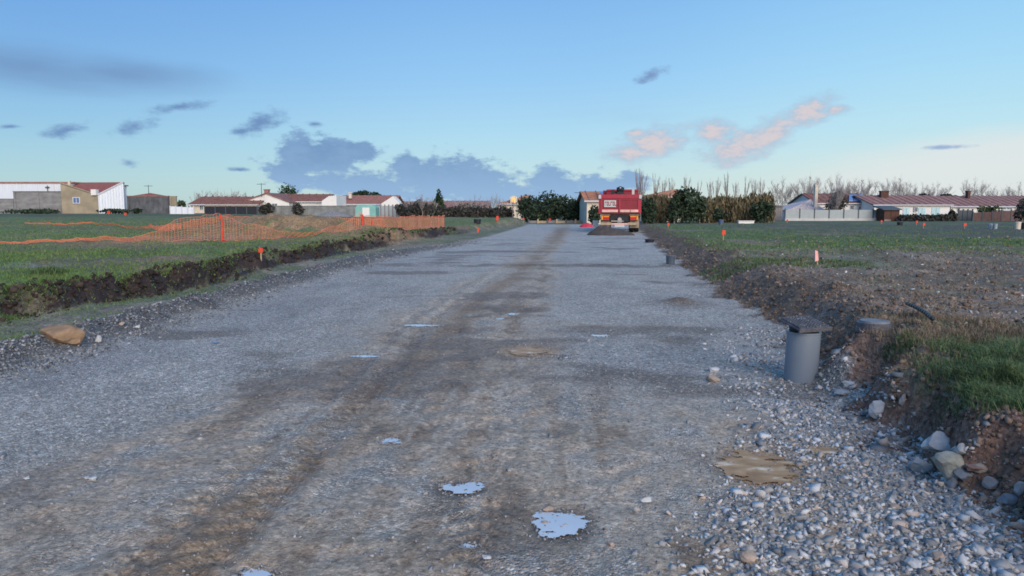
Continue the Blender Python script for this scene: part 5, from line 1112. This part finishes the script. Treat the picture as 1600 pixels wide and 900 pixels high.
# barrier at the road end: rail + posts
a_, b_ = WX(826, 76), WX(914, 76); t = thing('timber_barrier', 'low timber edging with stubby posts across the end of the road', 'barrier', ((a_+b_)/2, 76, gz((a_+b_)/2, 76)))
for k in range(6): u, v = a_+(b_-a_)*k/6, a_+(b_-a_)*(k+1)/6; part('rail', MB().box(u+.03, v-.03, 76, 76.08, gz(u, 76)+.02, gz(u, 76)+.26), 'flap_tan' if k % 2 else 'grey_timber', t)
for k in range(7): u = a_+(b_-a_)*k/6; part('post', MB().box(u-.08, u+.08, 75.9, 76.0, gz(u, 76)-.1, gz(u, 76)+.42), ('post_dark', 'stake_wood')[k % 2], t)
x, y, z = WX(931, 56), 56, 0.0; t = thing('white_barrier', 'white panel standing on the road just left of the truck', 'barrier', (x, y, z))
part('board', MB().box(x-.22, x+.22, y, y+.06, .12, .62), 'plate_white', t); part('foot', MB().box(x-.05, x+.12, y-.2, y+.2, -.02, .12), 'plate_white', t)

# ---- grey pipe with its square iron cover, near right
x, y, z = hit(1250, 585); y = 6.55; x = WX(1251, y)
base = W(1250, 590, y); top = W(1256, 518, y); 
mk('pvc_grey', (.17,.205,.25), .38, .06, 3, .05, spec=.5); mk('cast_iron', (.085,.085,.10), .55, .35, 18, .5, spec=.5); 
t = thing('inspection_chamber', 'grey plastic pipe standing out of the gravel with a rough square iron cover', 'pipe', (float(base[0]), y, float(base[2])))
R = 25.5/F*y; bt = np.array(top); bb = np.array(base)+np.array([0, 0, -.15])
pp = part('pipe', MB().tube(bb, bt, R, R, 40, cap=False).tube(bb, bt, R*.93, R*.93, 40, cap=False), 'pvc_grey', t, smooth=True)
part('collar', MB().tube(bt-np.array([0,0,.0]), bt+np.array([.002,0,.06]), R*.86, R*.92, 32), 'black_plastic', t)
part('socket_lip', MB().tube(bt-np.array([0,0,.012]), bt+np.array([0,0,.004]), R*1.03, R*1.03, 32), 'pvc_grey', t)
# cover: square plate with frame, rotated, studs on top
cc = bt+np.array([.002, 0, .055]); c_ = thing('manhole_cover', 'rough square iron cover resting on the grey pipe', 'cover', tuple(cc), radians(18)); c_.rotation_euler = (radians(9.5), radians(-1.5), radians(14))
hs = .158; P2 = lambda n_, mb, m, par: part(n_, mb, m, par, local=True)
P2('plate', MB().box(-hs, hs, -hs, hs, .008, .022).box(-hs*.9, hs*.9, -hs*.9, hs*.9, .022, .034), 'cast_iron', c_)
st = MB()
for i in range(9):
    for j in range(9): st.box(-hs*.8+i*hs*.2-.009, -hs*.8+i*hs*.2+.009, -hs*.8+j*hs*.2-.009, -hs*.8+j*hs*.2+.009, .034, .040)
o = P2('studs', st, 'cast_iron', c_)
for s_ in (-1, 1): P2('rim_bar', MB().box(-hs-.006, hs+.006, s_*hs-.008, s_*hs+.008, -.004, .03), 'cast_iron', c_)
nn = 130; a_ = RNG.uniform(-hs*.95, hs*.95, (nn, 2)); 
o = scatter_lumps('crumbs', np.stack([a_[:,0], a_[:,1], np.full(nn,.036)], 1), RNG.uniform(.004,.010,nn), STD); o.parent = c_
# second round cover half buried
x, y, z = hit(1366, 516); z += .06; t = thing('manhole_cover', 'round pale manhole lid half buried in the soil right of the grey pipe', 'cover', (x, y, z))
part('lid', MB().tube((x, y, z+.012), (x, y, z+.03), .135, .13, 28), mat('lid_grey', (.17,.18,.20), .6, .2, 9, .2), t); part('frame', MB().tube((x, y, z-.08), (x, y, z+.012), .165, .16, 28), 'cast_iron', t)
# black cable end
p0 = hit(1416, 487); p1 = hit(1438, 500); p2 = hit(1456, 514)
mb = MB(); pts = []
for k in range(13):
    f = k/12; q_ = np.array(p0)*(1-f)**2+2*f*(1-f)*(np.array(p1)+np.array([.02,0,.0]))+f*f*np.array(p2); q_[2] = p0[2]*(1-f)+p2[2]*f+.09+.02*sin(pi*f); pts.append(q_)
mb.path(pts, .020, 8); tag(mb.build('cable', M['black_plastic'], loc=tuple(map(float, pts[0])), smooth=True), 'stiff black cable end sticking out of the brown soil', 'cable')
# orange mesh scraps / blue scrap
def scrap(label, px, py, w_, m, name='plastic_scrap'):
    x, y, z = hit(px, py); mb = MB(); n = 9; vs = [(x, y, z+.03)]
    for j in range(n): a_ = 2*pi*j/n; r_ = w_*random.uniform(.6, 1); vs.append((x+r_*cos(a_), y+r_*sin(a_)*.5, z+random.uniform(.008, .025)))
    tag(mb.add(vs, [(0, 1+j, 1+(j+1) % n) for j in range(n)]).build(name, M[m], loc=(x, y, z)), label, 'scrap')
mk('blue_scrap', (.12,.30,.55), .5, .1, 6, 0); mk('clay', (.34,.17,.07), .9, .25, 8, .5)
scrap('blue plastic scrap on the gravel at the left', 337, 537, .07, 'blue_scrap')
# ---- boulders and rocks
def rock(label, px, py, wpx, asp, m, tall=.75, seed=0, name='rock', sink=.14, rz=None, cat='rock', tilt=(0,0)):
    x, y, z = hit(px, py); R = wpx/2/F*y; rg = np.random.default_rng(seed)
    v, f = IV.copy(), IF; 
    # one subdivision for a less regular outline
    ed = {}; vl = [tuple(a) for a in v]; nf = []
    def mid(i, j):
        k = (min(i, j), max(i, j))
        if k not in ed: p_ = (np.array(vl[i])+np.array(vl[j])); p_ /= np.linalg.norm(p_); ed[k] = len(vl); vl.append(tuple(p_))
        return ed[k]
    for a, b, c in f: ab, bc, ca = mid(a, b), mid(b, c), mid(c, a); nf += [(a, ab, ca), (b, bc, ab), (c, ca, bc), (ab, bc, ca)]
    f2 = nf; nf = []
    for a, b, c in f2: ab, bc, ca = mid(a, b), mid(b, c), mid(c, a); nf += [(a, ab, ca), (b, bc, ab), (c, ca, bc), (ab, bc, ca)]
    V = np.array(vl)
    for k in range(16):   # facets: clip by random planes
        d_ = rg.normal(0, 1, 3); d_ /= np.linalg.norm(d_); h_ = rg.uniform(.5, .82); ex = np.maximum(V@d_-h_, 0); V = V-ex[:, None]*d_
    V = V*(1+.28*(fbm(V[:,0]*1.7+V[:,2]*2.3+seed, V[:,1]*1.9-V[:,2]*1.3, 3, seed)-.5)[:, None]+rg.uniform(-.02, .02, (len(V), 1)))*np.array([1, asp, tall])*R/np.abs(V[:, 0]).max()
    o = MB().add(V, nf).build(name, m, local=True); o.location = (x, y+R*asp*.5, z+R*tall*(1-2*sink)); o.rotation_euler = (tilt[0], tilt[1], rz if rz is not None else rg.uniform(-.4, .4))
    return tag(o, label, cat)
rk = lambda n_, c, v=.25: mat(n_, c, .85, v, 9, .5, bscale=22)
sand = rk('sandstone', (.26,.17,.105)); pale = rk('pale_rock', (.42,.42,.42)); olv = rk('olive_rock', (.30,.30,.26)); dk_ = rk('slate_rock', (.19,.205,.225)); mid_ = rk('grey_rock', (.30,.31,.32)); tan_ = rk('tan_rock', (.33,.26,.21)); redr = rk('brown_rock', (.24,.15,.12)); whr = rk('white_rock', (.42,.43,.44))
rock('large orange brown boulder at the left edge of the gravel', 88, 540, 66, .8, sand, .60, 9, 'boulder', .22, .2, 'boulder', (0,0))
rock('smaller brown stone against the large orange boulder', 118, 540, 24, .8, redr, .6, 6)
rs = [('largest pale block of the stone pile by the right bank',1471,722,44,.8,pale,.85,11),('olive grey rounded rock in front of the pale block',1493,752,52,.8,olv,.75,12),('mid grey rock left of the pale block',1441,741,32,.8,mid_,.8,13),
 ('dark slate rock right of the olive rock',1511,757,30,.8,dk_,.8,14),('small upright slate stone below the olive rock',1491,765,14,.7,dk_,1.3,15),('long brown stone lying on the right of the pile',1530,738,36,.5,redr,.3,16),('pinkish brown stone at the right of the pile',1535,752,26,.7,tan_,.5,17),
 ('thin dark slab standing at the right of the pile',1551,768,24,.5,dk_,1.1,18),('slate stone at the foot of the red soil bank',1577,790,24,.8,dk_,.6,19),('tall grey stone by the right edge',1594,785,18,.7,mid_,1.3,20),('small pale stone on top of the right end of the pile',1503,712,20,.8,mid_,.8,21),
 ('upright pale stone at the foot of the right bank',1374,655,26,.6,pale,1.1,22),('thin upright grey stone against the right bank',1411,650,12,.6,mid_,1.6,23),('flat grey stone in front of the spoil heap',1316,620,34,.8,mid_,.4,24),('small flat stone above the flat grey one',1328,604,24,.7,pale,.4,29),('tan block at the bottom edge of the crushed stone',1172,884,38,.8,tan_,.65,25),
 ('white block at the bottom edge of the crushed stone',1432,892,34,.8,whr,.6,26),('tan block right of the bottom tan one',1468,880,22,.8,tan_,.8,27),('pale square stone left of the grey pipe',1115,582,20,.8,whr,.6,28),('grey stone under the pale square one',1115,598,24,.8,tan_,.6,30),
 ('small white stone in front of the grey pipe',1280,610,14,.8,whr,.7,31),('small bright stone on the left gravel edge',214,514,13,.8,whr,.6,32),('small tan stone on the left gravel edge',190,510,10,.8,tan_,.7,33),('upright pale stone below the left gravel edge',153,535,11,.7,pale,1.2,34),
 ('bright stone behind the largest puddle',856,803,22,.5,tan_,.6,35),('flat pale stone in the largest puddle',850,822,16,.6,tan_,.4,36),('long white stone right of the largest puddle',1012,787,26,.6,whr,.5,37),('tan stone in front of the largest puddle',955,858,18,.8,tan_,.6,38),('white flat stone at the left edge of the mud',143,752,18,.7,whr,.45,39),('white flat stone near the bottom left',40,750,13,.7,whr,.45,40),('white pebble in the bottom left mud',135,748,10,.8,whr,.4,41),('pale flat stone at the bottom centre',760,880,18,.8,pale,.45,42)]
for (lb, px, py, wp, asp, m_, tl, sd) in rs: rock(lb, px, py, wp*(1.2 if 11 <= sd <= 21 else 1.15 if sd <= 23 else .95), asp, m_, tl, sd)

# ---- repeats of a kind share a group phrase
GROUPS = {'survey_stake':'survey stakes with red painted heads','poplar':'bare poplars behind the olive hedge','bare_tree':'leafless trees behind the houses','safety_net':'orange safety netting runs on the left field','fence_post':'posts of the orange netting',
 'hedge':'clipped dark hedge sections','bamboo':'bamboo clumps of the olive hedge','evergreen_tree':'dark evergreen trees','shrub':'shrubs along the edge of the fields','house':'low houses round the field','rock':'loose rocks on the road and bank','concrete_wall':'concrete yard walls by the warehouse',
 'inspection_pipe':'pipe stubs and chambers standing in the fields','puddle':'puddles on the gravel road','aerial':'roof aerials','manhole_cover':'manhole covers by the right bank','birch':'pale birches below the lit window','panel_fence':'panel fences on the right','plastic_scrap':'plastic scraps','drum':'drums at the right edge'}
for o in list(bpy.data.objects):
    if o.parent is None:
        k = o.name.split('.')[0]
        if k in GROUPS and 'group' not in o: o['group'] = GROUPS[k]
